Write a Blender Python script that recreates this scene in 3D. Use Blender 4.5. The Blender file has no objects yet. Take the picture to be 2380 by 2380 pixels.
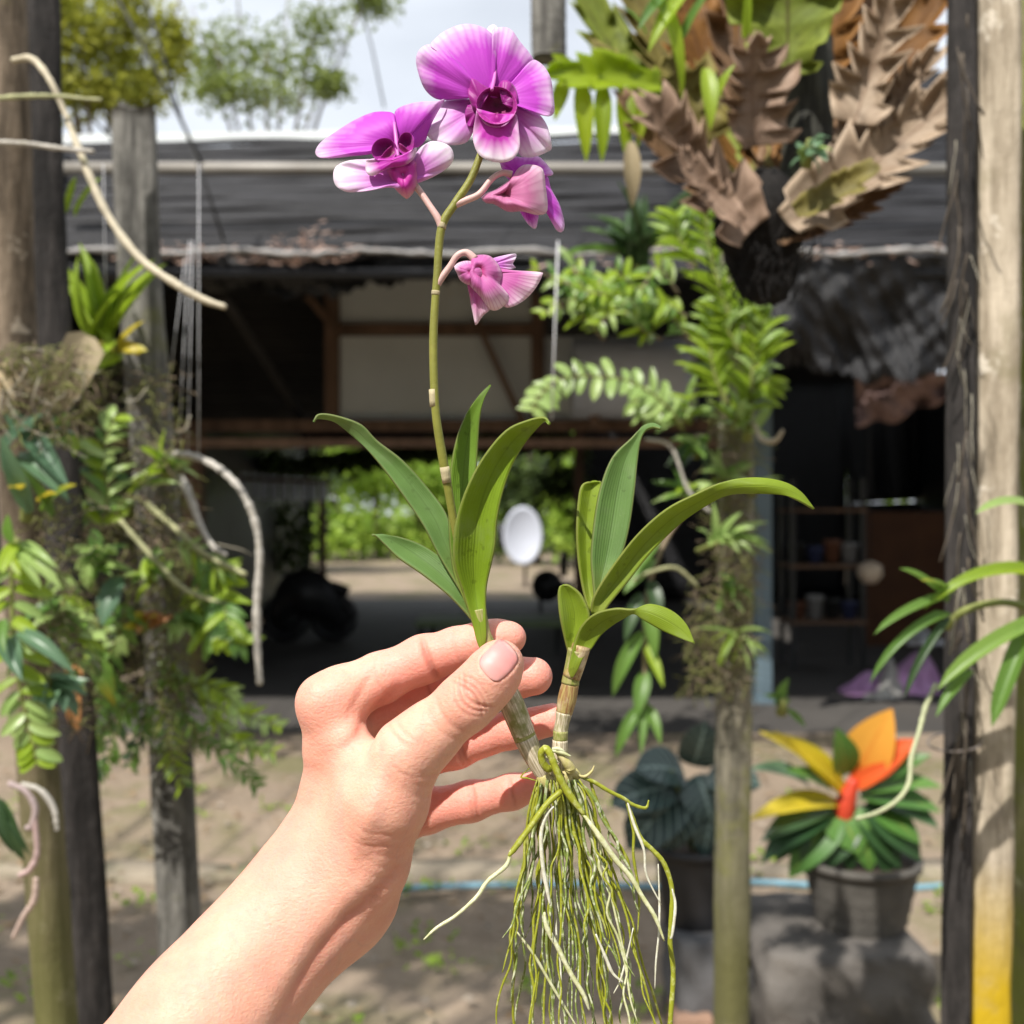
import bpy, bmesh, math, random
import numpy as np
from mathutils import Vector, Matrix
R = math.radians
rng = random.Random(7)
nrng = np.random.default_rng(7)
scene = bpy.context.scene
col = scene.collection

# ---------------------------------------------------------------- camera
CAM_H = 1.45
F = 2552.0                      # focal length in units of the 2380-unit picture side
cam_d = bpy.data.cameras.new('camera')
cam = bpy.data.objects.new('camera', cam_d); col.objects.link(cam)
cam.location = (0, 0, CAM_H); cam.rotation_euler = (R(90), 0, 0)
cam_d.sensor_width = 36; cam_d.angle = 2 * math.atan(1190 / F)
cam_d.clip_start = 0.02; cam_d.clip_end = 600
cam_d.dof.use_dof = True; cam_d.dof.focus_distance = 0.42; cam_d.dof.aperture_fstop = 11.5
cam_d.dof.aperture_blades = 0
scene.camera = cam
# ---------------------------------------------------------------- world, sun, exposure
SUN_EL, SUN_AZ = 52.0, 32.0     # azimuth: degrees to the left of straight behind the camera
w = bpy.data.worlds.new('World'); scene.world = w; w.use_nodes = True
nt = w.node_tree; nt.nodes.clear()
sky = nt.nodes.new('ShaderNodeTexSky'); sky.sky_type = 'NISHITA'; sky.sun_disc = False
sky.sun_elevation = R(SUN_EL); sky.sun_rotation = R(180 + SUN_AZ); sky.dust_density = 2.0
tc = nt.nodes.new('ShaderNodeTexCoord')
mp = nt.nodes.new('ShaderNodeMapping'); mp.inputs['Scale'].default_value = (1.6, 1.6, 4.0)
cn = nt.nodes.new('ShaderNodeTexNoise'); cn.inputs['Scale'].default_value = 1.7; cn.inputs['Detail'].default_value = 7
cr = nt.nodes.new('ShaderNodeValToRGB')
cr.color_ramp.elements[0].position = 0.30; cr.color_ramp.elements[1].position = 0.52
cr.color_ramp.elements[0].color = (0.72, 0.72, 0.72, 1); cr.color_ramp.elements[1].color = (0.95, 0.95, 0.95, 1)
mx = nt.nodes.new('ShaderNodeMixRGB'); mx.inputs[2].default_value = (12.2, 13.0, 14.2, 1)
bg = nt.nodes.new('ShaderNodeBackground'); bg.inputs['Strength'].default_value = 0.058
out = nt.nodes.new('ShaderNodeOutputWorld')
L = nt.links.new
L(tc.outputs['Generated'], mp.inputs['Vector']); L(mp.outputs[0], cn.inputs['Vector'])
L(cn.outputs['Fac'], cr.inputs['Fac']); L(cr.outputs['Color'], mx.inputs[0]); L(sky.outputs['Color'], mx.inputs[1])
L(mx.outputs[0], bg.inputs['Color']); L(bg.outputs[0], out.inputs['Surface'])
sun_d = bpy.data.lights.new('sun', 'SUN'); sun_d.energy = 5.0; sun_d.angle = R(0.6); sun_d.color = (1.0, 0.955, 0.89)
sun = bpy.data.objects.new('sun', sun_d); col.objects.link(sun)
SUNV = Vector((-math.sin(R(SUN_AZ)) * math.cos(R(SUN_EL)), -math.cos(R(SUN_AZ)) * math.cos(R(SUN_EL)), math.sin(R(SUN_EL))))
sun.rotation_euler = SUNV.to_track_quat('Z', 'Y').to_euler(); sun.location = SUNV * 30
scene.view_settings.view_transform = 'Standard'; scene.view_settings.look = 'None'
scene.view_settings.gamma = 1.0; scene.view_settings.use_curve_mapping = False
scene.view_settings.exposure = 0.45
scene.render.engine = 'CYCLES'
scene.cycles.use_denoising = True
scene.cycles.max_bounces = 8; scene.cycles.transparent_max_bounces = 12
scene.cycles.sample_clamp_indirect = 6

# ---------------------------------------------------------------- helpers
def P(px, py, d):
    """a point seen at (px, py) of the 2380-unit picture, d metres in front of the camera"""
    return Vector(((px - 1190) / F * d, d, CAM_H - (py - 1190) / F * d))
def S(n, d): return n * d / F
ORG = {}
def empty(name, loc, label=None, cat=None, group=None):
    o = bpy.data.objects.new(name, None); col.objects.link(o); o.location = loc
    o.empty_display_size = 0.02
    ORG[o.name] = Vector(loc); tag(o, label, cat, group); return o
def tag(o, label=None, cat=None, group=None, kind=None):
    if label: o['label'] = label
    if cat: o['category'] = cat
    if group: o['group'] = group
    if kind: o['kind'] = kind
    return o
def link(name, me, parent, origin):
    o = bpy.data.objects.new(name, me); col.objects.link(o)
    ORG[o.name] = Vector(origin)
    if parent is not None:
        o.parent = parent; o.location = Vector(origin) - ORG[parent.name]
    else: o.location = origin
    return o
def obj(name, verts, faces, mat, parent=None, smooth=True, uv=None, origin=None, thick=0, sub=0, attr=None):
    V = np.asarray(verts, dtype=float)
    if origin is None:
        origin = ORG[parent.name] if parent is not None else Vector(V.mean(axis=0))
    V = V - np.array(origin)
    me = bpy.data.meshes.new(name); me.from_pydata(V.tolist(), [], [list(map(int, f)) for f in faces])
    if uv is not None:
        lay = me.uv_layers.new(name='UVMap')
        idx = np.empty(len(me.loops), dtype=np.int32); me.loops.foreach_get('vertex_index', idx)
        lay.data.foreach_set('uv', np.asarray(uv, dtype=np.float32)[idx].ravel())
    if attr is not None:
        for k, v in attr.items():
            a = me.attributes.new(k, 'FLOAT', 'POINT'); a.data.foreach_set('value', np.asarray(v, dtype=np.float32))
    if smooth: me.polygons.foreach_set('use_smooth', [True] * len(me.polygons))
    me.materials.append(mat); me.update()
    o = link(name, me, parent, origin)
    if thick:
        m = o.modifiers.new('thickness', 'SOLIDIFY'); m.thickness = thick; m.offset = 0
    if sub:
        m = o.modifiers.new('smooth', 'SUBSURF'); m.levels = sub; m.render_levels = sub
    return o
def inst(name, me, M, parent):
    """an object sharing mesh data, placed by a world matrix"""
    o = bpy.data.objects.new(name, me); col.objects.link(o)
    M = M.copy(); ORG[o.name] = M.translation.copy()
    if parent is not None:
        o.parent = parent; M.translation = M.translation - ORG[parent.name]
    o.matrix_basis = M
    return o
class MB:
    """collects shapes into one mesh"""
    def __init__(s): s.v = []; s.f = []; s.u = []
    def add(s, v, f, u=None):
        n = len(s.v); s.v += [tuple(x) for x in v]; s.f += [[i + n for i in q] for q in f]
        s.u += list(u) if u is not None else [(0, 0)] * len(v)
    def box(s, lo, hi):
        x0, y0, z0 = lo; x1, y1, z1 = hi
        s.add([(x0,y0,z0),(x1,y0,z0),(x1,y1,z0),(x0,y1,z0),(x0,y0,z1),(x1,y0,z1),(x1,y1,z1),(x0,y1,z1)],
              [(3,2,1,0),(4,5,6,7),(0,1,5,4),(1,2,6,5),(2,3,7,6),(3,0,4,7)])
    def bar(s, a, b, wx, wy):
        a, b = Vector(a), Vector(b); t = (b - a).normalized()
        x = t.cross(Vector((0, 1, 0)));  x = x.normalized() if x.length > 1e-3 else Vector((1, 0, 0)); y = t.cross(x)
        v = [p + x * (i * wx / 2) + y * (j * wy / 2) for p in (a, b) for i, j in ((-1,-1),(1,-1),(1,1),(-1,1))]
        s.add(v, [(0,1,2,3),(7,6,5,4),(0,4,5,1),(1,5,6,2),(2,6,7,3),(3,7,4,0)])
    def tube(s, pts, rad, n=8):
        v, f, u = tube(pts, rad, n); s.add(v, f, u)
    def build(s, name, mat, parent=None, **k):
        return obj(name, s.v, s.f, mat, parent, uv=s.u, **k)
def catmull(pts, m):
    """resample a polyline (any dimension) to a smooth curve, m samples per span"""
    A = np.asarray(pts, dtype=float)
    if len(A) < 3:
        t = np.linspace(0, 1, m + 1)[:, None]; return A[0] * (1 - t) + A[-1] * t
    E = np.vstack([2 * A[0] - A[1], A, 2 * A[-1] - A[-2]]); o = []
    for i in range(len(A) - 1):
        p0, p1, p2, p3 = E[i:i + 4]
        for k in range(m):
            t = k / m
            o.append(0.5 * (2*p1 + (p2-p0)*t + (2*p0-5*p1+4*p2-p3)*t*t + (3*p1-p0-3*p2+p3)*t**3))
    o.append(A[-1]); return np.array(o)
def tube(pts, rad, n=8):
    A = [Vector(p) for p in pts]; m = len(A)
    rad = list(rad) if hasattr(rad, '__len__') else [rad] * m
    v, f, u = [], [], []; side = None
    for i in range(m):
        t = (A[min(i + 1, m - 1)] - A[max(i - 1, 0)]).normalized()
        if side is None:
            side = t.cross(Vector((0.13, 0.9, 0.31))).normalized()
        side = (side - t * side.dot(t)).normalized(); b = t.cross(side)
        for k in range(n):
            a = 2 * math.pi * k / n
            v.append(A[i] + (side * math.cos(a) + b * math.sin(a)) * rad[i]); u.append((k / n, i / max(1, m - 1)))
    for i in range(m - 1):
        for k in range(n):
            f.append((i*n + k, i*n + (k+1) % n, (i+1)*n + (k+1) % n, (i+1)*n + k))
    f.append(tuple(range(n - 1, -1, -1))); f.append(tuple((m-1)*n + k for k in range(n)))
    return v, f, u
def pxcurve(pts, m=6):
    """[(px, py, d, r_px)...] -> smooth points and radii in metres"""
    C = catmull(pts, m); return [P(a, b, d) for a, b, d, r in C], [max(2e-4, S(r, d)) for a, b, d, r in C]
def pxtube(name, pts, mat, parent, m=6, n=8, wob=0.0, **k):
    p, r = pxcurve(pts, m)
    if wob: r = [x * (1 + rng.uniform(-wob, wob)) for x in r]
    v, f, u = tube(p, r, n); return obj(name, v, f, mat, parent, uv=u, **k)

# ---------------------------------------------------------------- materials
class NT:
    def __init__(s, name):
        s.m = bpy.data.materials.new(name); s.m.use_nodes = True; s.t = s.m.node_tree; s.t.nodes.clear()
        s.out = s.n('ShaderNodeOutputMaterial'); s.b = s.n('ShaderNodeBsdfPrincipled')
        s.l(s.b.outputs[0], s.out.inputs['Surface']); s._tc = None
    def n(s, t, **k):
        x = s.t.nodes.new(t)
        for a, b in k.items(): setattr(x, a, b)
        return x
    def l(s, a, b): s.t.links.new(a, b)
    def coord(s, kind='Object', scale=(1, 1, 1), rot=(0, 0, 0)):
        if s._tc is None: s._tc = s.n('ShaderNodeTexCoord')
        mp = s.n('ShaderNodeMapping'); mp.inputs['Scale'].default_value = scale; mp.inputs['Rotation'].default_value = rot
        s.l(s._tc.outputs[kind], mp.inputs['Vector']); return mp.outputs[0]
    def noise(s, vec, scale, detail=4, rough=0.55, dist=0.0):
        x = s.n('ShaderNodeTexNoise'); x.inputs['Scale'].default_value = scale; x.inputs['Detail'].default_value = detail
        x.inputs['Roughness'].default_value = rough; x.inputs['Distortion'].default_value = dist
        s.l(vec, x.inputs['Vector']); return x.outputs['Fac']
    def ramp(s, fac, stops):
        x = s.n('ShaderNodeValToRGB'); e = x.color_ramp.elements
        while len(e) < len(stops): e.new(0.5)
        for k, (p, c) in enumerate(stops):
            e[k].position = p; e[k].color = (c, c, c, 1) if not hasattr(c, '__len__') else (*c, 1)
        s.l(fac, x.inputs['Fac']); return x.outputs['Color']
    def mix(s, fac, a, b, mode='MIX'):
        x = s.n('ShaderNodeMixRGB', blend_type=mode)
        for i, v in ((0, fac), (1, a), (2, b)):
            if hasattr(v, 'is_linked') or hasattr(v, 'node'): s.l(v, x.inputs[i])
            elif hasattr(v, '__len__'): x.inputs[i].default_value = (*v, 1)
            else: x.inputs[i].default_value = v if i == 0 else (v, v, v, 1)
        return x.outputs[0]
    def math(s, op, a, b=0.0):
        x = s.n('ShaderNodeMath', operation=op)
        for i, v in ((0, a), (1, b)):
            if hasattr(v, 'node'): s.l(v, x.inputs[i])
            else: x.inputs[i].default_value = v
        return x.outputs[0]
    def bump(s, h, strength=0.3, dist=0.001, prev=None):
        x = s.n('ShaderNodeBump'); x.inputs['Strength'].default_value = strength; x.inputs['Distance'].default_value = dist
        s.l(h, x.inputs['Height'])
        if prev is not None: s.l(prev, x.inputs['Normal'])
        s.l(x.outputs[0], s.b.inputs['Normal']); return x.outputs[0]
    def base(s, c, rough=0.6, spec=0.5):
        if hasattr(c, 'node'): s.l(c, s.b.inputs['Base Color'])
        else: s.b.inputs['Base Color'].default_value = (*c, 1)
        if hasattr(rough, 'node'): s.l(rough, s.b.inputs['Roughness'])
        else: s.b.inputs['Roughness'].default_value = rough
        s.b.inputs['Specular IOR Level'].default_value = spec; return s
    def translucent(s, c, fac):
        tr = s.n('ShaderNodeBsdfTranslucent'); mx = s.n('ShaderNodeMixShader')
        if hasattr(c, 'node'): s.l(c, tr.inputs['Color'])
        else: tr.inputs['Color'].default_value = (*c, 1)
        mx.inputs[0].default_value = fac
        s.l(s.b.outputs[0], mx.inputs[1]); s.l(tr.outputs[0], mx.inputs[2]); s.l(mx.outputs[0], s.out.inputs['Surface']); return s
    def rand(s):
        return s.n('ShaderNodeObjectInfo').outputs['Random']
    def sep(s, kind='UV'):
        if s._tc is None: s._tc = s.n('ShaderNodeTexCoord')
        x = s.n('ShaderNodeSeparateXYZ'); s.l(s._tc.outputs[kind], x.inputs[0]); return x.outputs

def plain(name, c, rough=0.6, var=0.25, scale=8, spec=0.4, bump=0.0, bscale=60, metal=0.0, dirt=None, kind='Object', stretch=(1, 1, 1)):
    """colour with mottled variation, optional dirt colour and bump"""
    m = NT(name); v = m.coord(kind, stretch)
    n1 = m.noise(v, scale, 5)
    k = m.ramp(n1, [(0.25, tuple(x * (1 - var) for x in c)), (0.75, tuple(min(1, x * (1 + var)) for x in c))])
    if dirt:
        n2 = m.noise(v, scale * 0.45, 6, 0.65)
        k = m.mix(m.ramp(n2, [(dirt[1], 0.0), (dirt[1] + 0.18, 1.0)]), k, dirt[0])
    m.base(k, rough, spec); m.b.inputs['Metallic'].default_value = metal
    if bump: m.bump(m.noise(v, bscale, 6, 0.65), bump, 0.01)
    return m.m
def leafmat(name, c, c2, tr=0.35, rough=0.42, veins=0, tipc=None, vein_c=None, spot=None, spec=0.5):
    """leaf: two tones across objects and blotches, parallel veins, translucent"""
    m = NT(name); v = m.coord('Object'); x, y, _ = m.sep('UV')
    n1 = m.noise(v, 9, 4)
    fac = m.math('ADD', m.math('MULTIPLY', m.rand(), 0.65), m.math('MULTIPLY', n1, 0.5))
    k = m.mix(m.ramp(fac, [(0.2, 0.0), (0.95, 1.0)]), c, c2)
    if tipc: k = m.mix(m.ramp(y, [(0.55, 0.0), (1.0, 0.85)]), k, tipc)
    ax = m.math('ABSOLUTE', m.math('SUBTRACT', x, 0.5))
    rib = m.ramp(ax, [(0.0, 1.0), (0.05, 0.0)])
    vc = vein_c or tuple(min(1, q * 1.5 + 0.02) for q in c2)
    k = m.mix(m.math('MULTIPLY', rib, 0.45), k, vc)
    if spot: k = m.mix(m.ramp(m.noise(v, spot[1], 3), [(spot[2], 0.0), (spot[2] + 0.06, 1.0)]), k, spot[0])
    m.base(k, rough, spec)
    if veins:
        s = m.math('SINE', m.math('MULTIPLY', x, veins * 6.283))
        m.bump(m.math('ADD', m.math('MULTIPLY', s, 0.5), rib), 0.25, 0.0006)
    tc_ = m.mix(0.5, k, tuple(min(1, q * 1.6) for q in c2))
    m.translucent(tc_, tr); return m.m
# ================================================================ ground
def ground_mat():
    m = NT('ground_soil'); v = m.coord('Object')
    n1 = m.noise(v, .55, 6, .6); n2 = m.noise(v, 3.2, 6, .65); n3 = m.noise(v, 24, 5, .7); n4 = m.noise(v, 1.3, 5, .6, .4)
    k = m.ramp(n1, [(.35, (.20, .155, .112)), (.65, (.275, .215, .158))])
    k = m.mix(m.ramp(n2, [(.46, 0.0), (.66, .75)]), k, (.19, .15, .11))
    k = m.mix(m.ramp(n4, [(.50, 0.0), (.64, .7)]), k, (.12, .125, .045))
    k = m.mix(m.ramp(n3, [(.50, 0.0), (.72, .6)]), k, (.34, .27, .20))
    m.base(k, .95, .2)
    m.bump(m.math('ADD', m.math('MULTIPLY', n2, 1.5), n3), .45, .02); return m.m
gv, gf = [], []
gx = np.concatenate([np.linspace(-260, -6, 10), np.linspace(-5, 5, 60), np.linspace(6, 260, 10)])
gy = np.concatenate([np.linspace(-40, 0, 5), np.linspace(.5, 14, 90), np.linspace(15, 400, 16)])
for y in gy:
    for x in gx:
        z = .02 * math.sin(x * 1.7 + y * .6) * math.sin(y * 1.3) + .008 * math.sin(x * 7.1 + 2) * math.sin(y * 6.3) if abs(x) < 5.5 and .4 < y < 6.0 else 0
        gv.append((x, y, z))
nx = len(gx)
for j in range(len(gy) - 1):
    for i in range(nx - 1): gf.append((j*nx + i, j*nx + i + 1, (j+1)*nx + i + 1, (j+1)*nx + i))
tag(obj('ground', gv, gf, ground_mat(), origin=(0, 0, 0)), kind='structure')
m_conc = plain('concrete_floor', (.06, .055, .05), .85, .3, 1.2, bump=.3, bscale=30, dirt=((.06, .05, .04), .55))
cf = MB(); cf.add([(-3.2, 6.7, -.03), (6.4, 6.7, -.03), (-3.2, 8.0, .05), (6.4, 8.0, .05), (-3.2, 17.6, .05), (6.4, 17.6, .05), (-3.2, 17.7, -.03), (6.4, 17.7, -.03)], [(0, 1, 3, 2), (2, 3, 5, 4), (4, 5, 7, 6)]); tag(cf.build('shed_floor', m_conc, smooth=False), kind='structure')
m_kerb = plain('kerb_stone', (.25, .21, .155), .9, .35, 5, bump=.5, bscale=40, dirt=((.14, .15, .06), .52))
def rough_bar(name, x0, x1, y0, y1, z0, z1, mat, seg=40, amp=.02, parent=None, **k):
    v, f = [], []
    for i in range(seg + 1):
        x = x0 + (x1 - x0) * i / seg
        for (yy, zz) in ((y0, z0), (y1, z0), (y1, z1), ((y0 + y1) / 2, z1 + .006), (y0, z1)):
            g = 1 if zz > z0 else 0
            v.append((x, yy + rng.uniform(-amp, amp), zz + g * rng.uniform(-amp, amp)))
    for i in range(seg):
        for j in range(5): f.append((i*5 + j, i*5 + (j+1) % 5, (i+1)*5 + (j+1) % 5, (i+1)*5 + j))
    f.append((4, 3, 2, 1, 0)); f.append(tuple(seg*5 + j for j in range(5)))
    return obj(name, v, f, mat, parent, **k)
tag(rough_bar('kerb', -4.5, 4.5, 4.28, 4.46, -.03, .03, m_kerb), kind='structure')

# ================================================================ shed
m_sheet = NT('black_roof_sheet'); v_ = m_sheet.coord('Object'); n_ = m_sheet.noise(v_, 1.6, 6, .65); n2_ = m_sheet.noise(m_sheet.coord('Object', (.12, 9, 9)), 9, 5)
k_ = m_sheet.ramp(n_, [(.3, (.007, .007, .008)), (.62, (.016, .016, .018)), (.85, (.05, .046, .045))])
k_ = m_sheet.mix(m_sheet.ramp(n2_, [(.5, 0.0), (.70, .7)]), k_, (.075, .075, .085)); m_sheet.base(k_, .6, .22); m_sheet.bump(n2_, .5, .015); m_sheet = m_sheet.m
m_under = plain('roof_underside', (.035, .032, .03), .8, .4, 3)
m_timber = plain('old_timber', (.16, .095, .06), .8, .45, 9, bump=.4, bscale=60, stretch=(1, 1, .2))
m_panel = plain('white_board', (.60, .62, .60), .7, .07, 2.2, dirt=((.55, .53, .46), .58))
m_net = NT('black_shade_net'); v_ = m_net.coord('Object')
k_ = m_net.ramp(m_net.noise(v_, 4, 6, .7), [(.35, (.008, .008, .009)), (.7, (.014, .014, .016)), (.9, (.03, .028, .028))])
m_net.base(k_, .38, .4); m_net.bump(m_net.noise(v_, 26, 5, .7), .6, .03); m_net = m_net.m
m_steel_pipe = plain('grey_pipe', (.24, .22, .19), .45, .25, 3, spec=.5, dirt=((.20, .13, .08), .6))
shed = empty('shed', (1.5, 6.5, 0), 'open dark shed with black corrugated roof and a white board hung inside', 'shed')
EA = (6.5, 2.86)
def roof_rows(x0, x1, e0, top_z_fn, n, slope, yoff=0):
    """corrugated rows from the eave upwards; each row one long sheet lapped over the one below"""
    for r in range(n):
        v, f = [], []; xs = np.linspace(x0, x1, 40)
        for x in xs:
            H = top_z_fn(x); step = H / n
            for q in range(25):
                s = (r + q / 24 * 1.06) * step; z = EA[1] + s * math.sin(slope); y = EA[0] + s * math.cos(slope)
                c = .013 * math.sin(q / 24 * 6.283 * 3.0) - .02 * (1 - q / 24)
                sag = .012 * math.sin(x * 1.9 + r) + .006 * math.sin(x * 5 + 2 * r)
                v.append((x, y + c * math.sin(slope) * 1 + yoff, z - c * math.cos(slope) + sag))
        for i in range(len(xs) - 1):
            for q in range(24): f.append((i*25 + q, (i+1)*25 + q, (i+1)*25 + q + 1, i*25 + q + 1))
        obj('roof_sheet', v, f, m_sheet, shed, thick=.004)
slope = R(35)
roof_rows(-4.2, 1.2, 0, lambda x: 2.62 + .055 * (x + 3), 13, slope)
roof_rows(1.2, 6.6, 0, lambda x: 4.9, 24, slope, yoff=.015)
cap = MB()
za = lambda x: EA[1] + (2.62 + .055 * (x + 3)) * math.sin(slope); ya = lambda x: EA[0] + (2.62 + .055 * (x + 3)) * math.cos(slope)
cap.bar((-4.2, ya(-4.2) + .02, za(-4.2) + .02), (1.25, ya(1.25) + .02, za(1.25) + .02), .07, .10)
m_cap = plain('white_ridge_cap', (.72, .75, .74), .5, .08, 5); cap.build('ridge_cap', m_cap, shed, smooth=False)
rs = MB(); rs.v = [(-4.2, 8.66, 4.30), (1.2, 8.70, 4.34), (1.2, 17.6, 3.45), (-4.2, 17.6, 3.45), (1.2, 10.6, 5.6), (6.6, 10.6, 5.6), (6.6, 17.6, 3.45), (1.2, 17.6, 3.45)]
rs.f = [(0, 1, 2, 3), (4, 5, 6, 7)]; rs.u = [(0, 0)] * 8
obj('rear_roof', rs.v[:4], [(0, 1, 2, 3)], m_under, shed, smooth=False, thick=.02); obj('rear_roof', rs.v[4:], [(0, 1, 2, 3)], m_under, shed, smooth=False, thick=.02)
def wallnet(name, pts, mat, seg=24, amp=.05, parent=shed, **k):
    """hanging sheet between four corners: bottom a, bottom b, top b, top a"""
    a, b, c, d = [np.array(p, float) for p in pts]; nrm = np.cross(b - a, d - a); nrm /= np.linalg.norm(nrm); v, f, u = [], [], []
    ph = rng.random() * 9
    for i in range(seg + 1):
        for j in range(13):
            s, t = i / seg, j / 12; p = (a * (1 - s) + b * s) * (1 - t) + (d * (1 - s) + c * s) * t
            p = p + nrm * amp * (math.sin(s * 17 + ph + t) + .5 * math.sin(s * 41 + t * 6)) * (1 - .6 * t); v.append(p); u.append((s, t))
    for i in range(seg):
        for j in range(12): f.append((i*13 + j, (i+1)*13 + j, (i+1)*13 + j + 1, i*13 + j + 1))
    return obj(name, v, f, mat, parent, uv=u, thick=.004, **k)
wallnet('side_net', [(-3.3, 7.3, .05), (-3.3, 17.5, .05), (-3.3, 17.5, 3.4), (-3.3, 7.3, 4.2)], m_net)
wallnet('side_net', [(6.4, 6.7, .05), (6.4, 17.5, .05), (6.4, 17.5, 3.4), (6.4, 6.7, 2.9)], m_net)
wallnet('rear_net', [(1.0, 17.4, .05), (5.3, 17.4, .05), (5.3, 17.4, 3.62), (1.0, 17.4, 3.62)], m_net)
wallnet('rear_net', [(5.3, 17.4, .05), (6.6, 17.4, .05), (6.6, 17.4, 1.62), (5.3, 17.4, 1.58)], m_net)
wallnet('rear_net', [(5.3, 17.42, 1.58), (6.6, 17.42, 1.65), (6.6, 17.42, 3.62), (5.3, 17.42, 3.62)], m_net)
wallnet('rear_net', [(-4.0, 17.45, 2.55), (.95, 17.45, 2.5), (.95, 17.45, 3.62), (-4.0, 17.45, 3.62)], m_net)
wallnet('rear_net', [(-9, 17.5, .0), (-3.2, 17.5, .0), (-3.2, 17.5, 3.4), (-9, 17.5, 3.4)], m_net)
# eave: gutter pole, drape of black net with a ragged hem, long grey pipe in front of the roof
mb = MB(); mb.tube([P(100, 392, 6.9), P(700, 393, 6.9), P(1300, 393, 6.9), P(2280, 396, 6.9)], S(15, 6.9), 10); mb.build('long_pipe', m_steel_pipe, shed)
mb = MB(); mb.tube([(-4.3, 6.46, 2.85), (6.6, 6.46, 2.85)], .035, 8); mb.build('eave_pole', m_net, shed)
def drape(name, px0, px1, d, py_top, hem, amp, parent, mat, fq=9, **k):
    v, f, u = [], [], []; n = 150; m_ = 30
    for i in range(n + 1):
        s = i / n; px = px0 + (px1 - px0) * s
        h = hem(px)
        for j in range(m_ + 1):
            t = j / m_; py = py_top + (h - py_top) * t
            v.append(P(px, py, d + amp * (math.sin(s * fq + t * 5) + .5 * math.sin(s * fq * 2.3 - t * 9) + .35 * math.sin(s * 41 + t * 13 + 3 * math.sin(t * 5)) + .12 * math.sin(t * 31 + 5 * math.sin(s * 9)) + .2 * math.sin(s * 97 - t * 23)) * (.3 + t) + .15 * t)); u.append((s, t))
    for i in range(n):
        for j in range(m_): q = m_ + 1; f.append((i*q + j, i*q + j + 1, (i+1)*q + j + 1, (i+1)*q + j))
    return obj(name, v, f, mat, parent, uv=u, thick=.004, **k)
es = [P(x, 586 + 5 * math.sin(x * .02) + rng.uniform(-3, 3), 6.36) for x in range(90, 2300, 24)]; mb = MB(); mb.tube(es, [S(rng.uniform(4, 9), 6.4) for _ in es], 6); mb.build('eave_strip', plain('dusty_sunlit_net_edge', (.26, .25, .24), .7, .4, 9), shed)  # pale dusty net edge with its sunlit highlight put into the colour
drape('eave_net', 80, 1300, 6.46, 585, lambda x: 668 + 22 * math.sin(x * .011) + 8 * math.sin(x * .05) + rng.uniform(-9, 9), .035, shed, m_net)
n2 = drape('hanging_net', 1700, 2330, 6.40, 590, lambda x: 868 + 18 * math.sin(x * .013) + 8 * math.sin(x * .06) + rng.uniform(-8, 8), .05, None, m_net)
tag(n2, 'black plastic sheet sagging from the eave on the right', 'plastic sheet')
n3 = drape('torn_sheet', 1990, 2330, 6.9, 868, lambda x: 985 - 110 * max(0, (x - 2060) / 260) + 8 * math.sin(x * .07), .06, None, plain('pinkish_brown_sheet', (.20, .13, .12), .75, .35, 6, bump=.4, bscale=20))
tag(n3, 'torn brownish sheet hanging below the black plastic on the right', 'torn sheet')
# posts, beams and the framed white board
def post(px, py0, py1, d, wpx, name='shed_post', mat=None, depth=None):
    a, b = P(px, py0, d), P(px, py1, d); w_ = S(wpx, d); mb = MB()
    mb.box((a.x - w_/2, d - w_/2, min(a.z, b.z)), (a.x + w_/2, d + w_/2, max(a.z, b.z))); return mb.build(name, mat or m_timber, shed, smooth=False)
def beam(px0, px1, py, d, hpx, name='beam', mat=None):
    a, b = P(px0, py, d), P(px1, py, d); h = S(hpx, d); mb = MB()
    mb.box((a.x, d - h/2, a.z - h/2), (b.x, d + h/2, a.z + h/2)); return mb.build(name, mat or m_timber, shed, smooth=False)
DB = 9.6
for (x0, x1, y0, y1) in ((790, 1236, 600, 752), (790, 1236, 782, 976), (1264, 1620, 782, 976)):
    a, b = P(x0, y1, DB), P(x1, y0, DB); mb = MB(); mb.box((a.x, DB, a.z), (b.x, DB + .02, b.z)); mb.build('white_board', m_panel, shed, smooth=False)
for px in (772, 1250): post(px, 560, 985, DB - .03, 30)
beam(760, 1262, 766, DB - .03, 24); beam(340, 1700, 990, DB - .06, 26); beam(250, 1700, 1030, 8.2, 20)
mb = MB(); mb.bar(P(1105, 740, DB - .12), P(1215, 980, DB - .12), .05, .05); mb.build('brace', m_timber, shed, smooth=False)
mb = MB(); mb.bar(P(715, 690, DB - .2), P(775, 760, DB - .2), .06, .06); mb.build('brace', m_timber, shed, smooth=False)
for k, px in enumerate((180, 520)):
    mb = MB(); mb.bar(P(px, 690, 8.0), P(px + 190, 985, 10.0), .06, .06); mb.build('brace', m_under, shed, smooth=False)
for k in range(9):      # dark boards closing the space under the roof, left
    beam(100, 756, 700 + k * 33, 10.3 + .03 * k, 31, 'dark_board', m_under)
m_bluepost = plain('blue_grey_steel', (.115, .165, .195), .45, .2, 3, spec=.5, dirt=((.09, .08, .07), .62))
bp = MB(); bp.box((P(1752, 0, 8.1).x, 8.04, 0.05), (P(1790, 0, 8.1).x, 8.16, 3.6)); bp.box((P(1745, 0, 8.1).x, 8.0, 0.05), (P(1797, 0, 8.1).x, 8.2, .07))
tag(bp.build('steel_post', m_bluepost, smooth=False), 'blue-grey square steel post standing in the shed front', 'post')
post(450, 1000, 1640, 9.0, 42); post(750, 1130, 1400, 14.0, 14); post(1345, 1000, 1450, 13.5, 20); 
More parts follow.
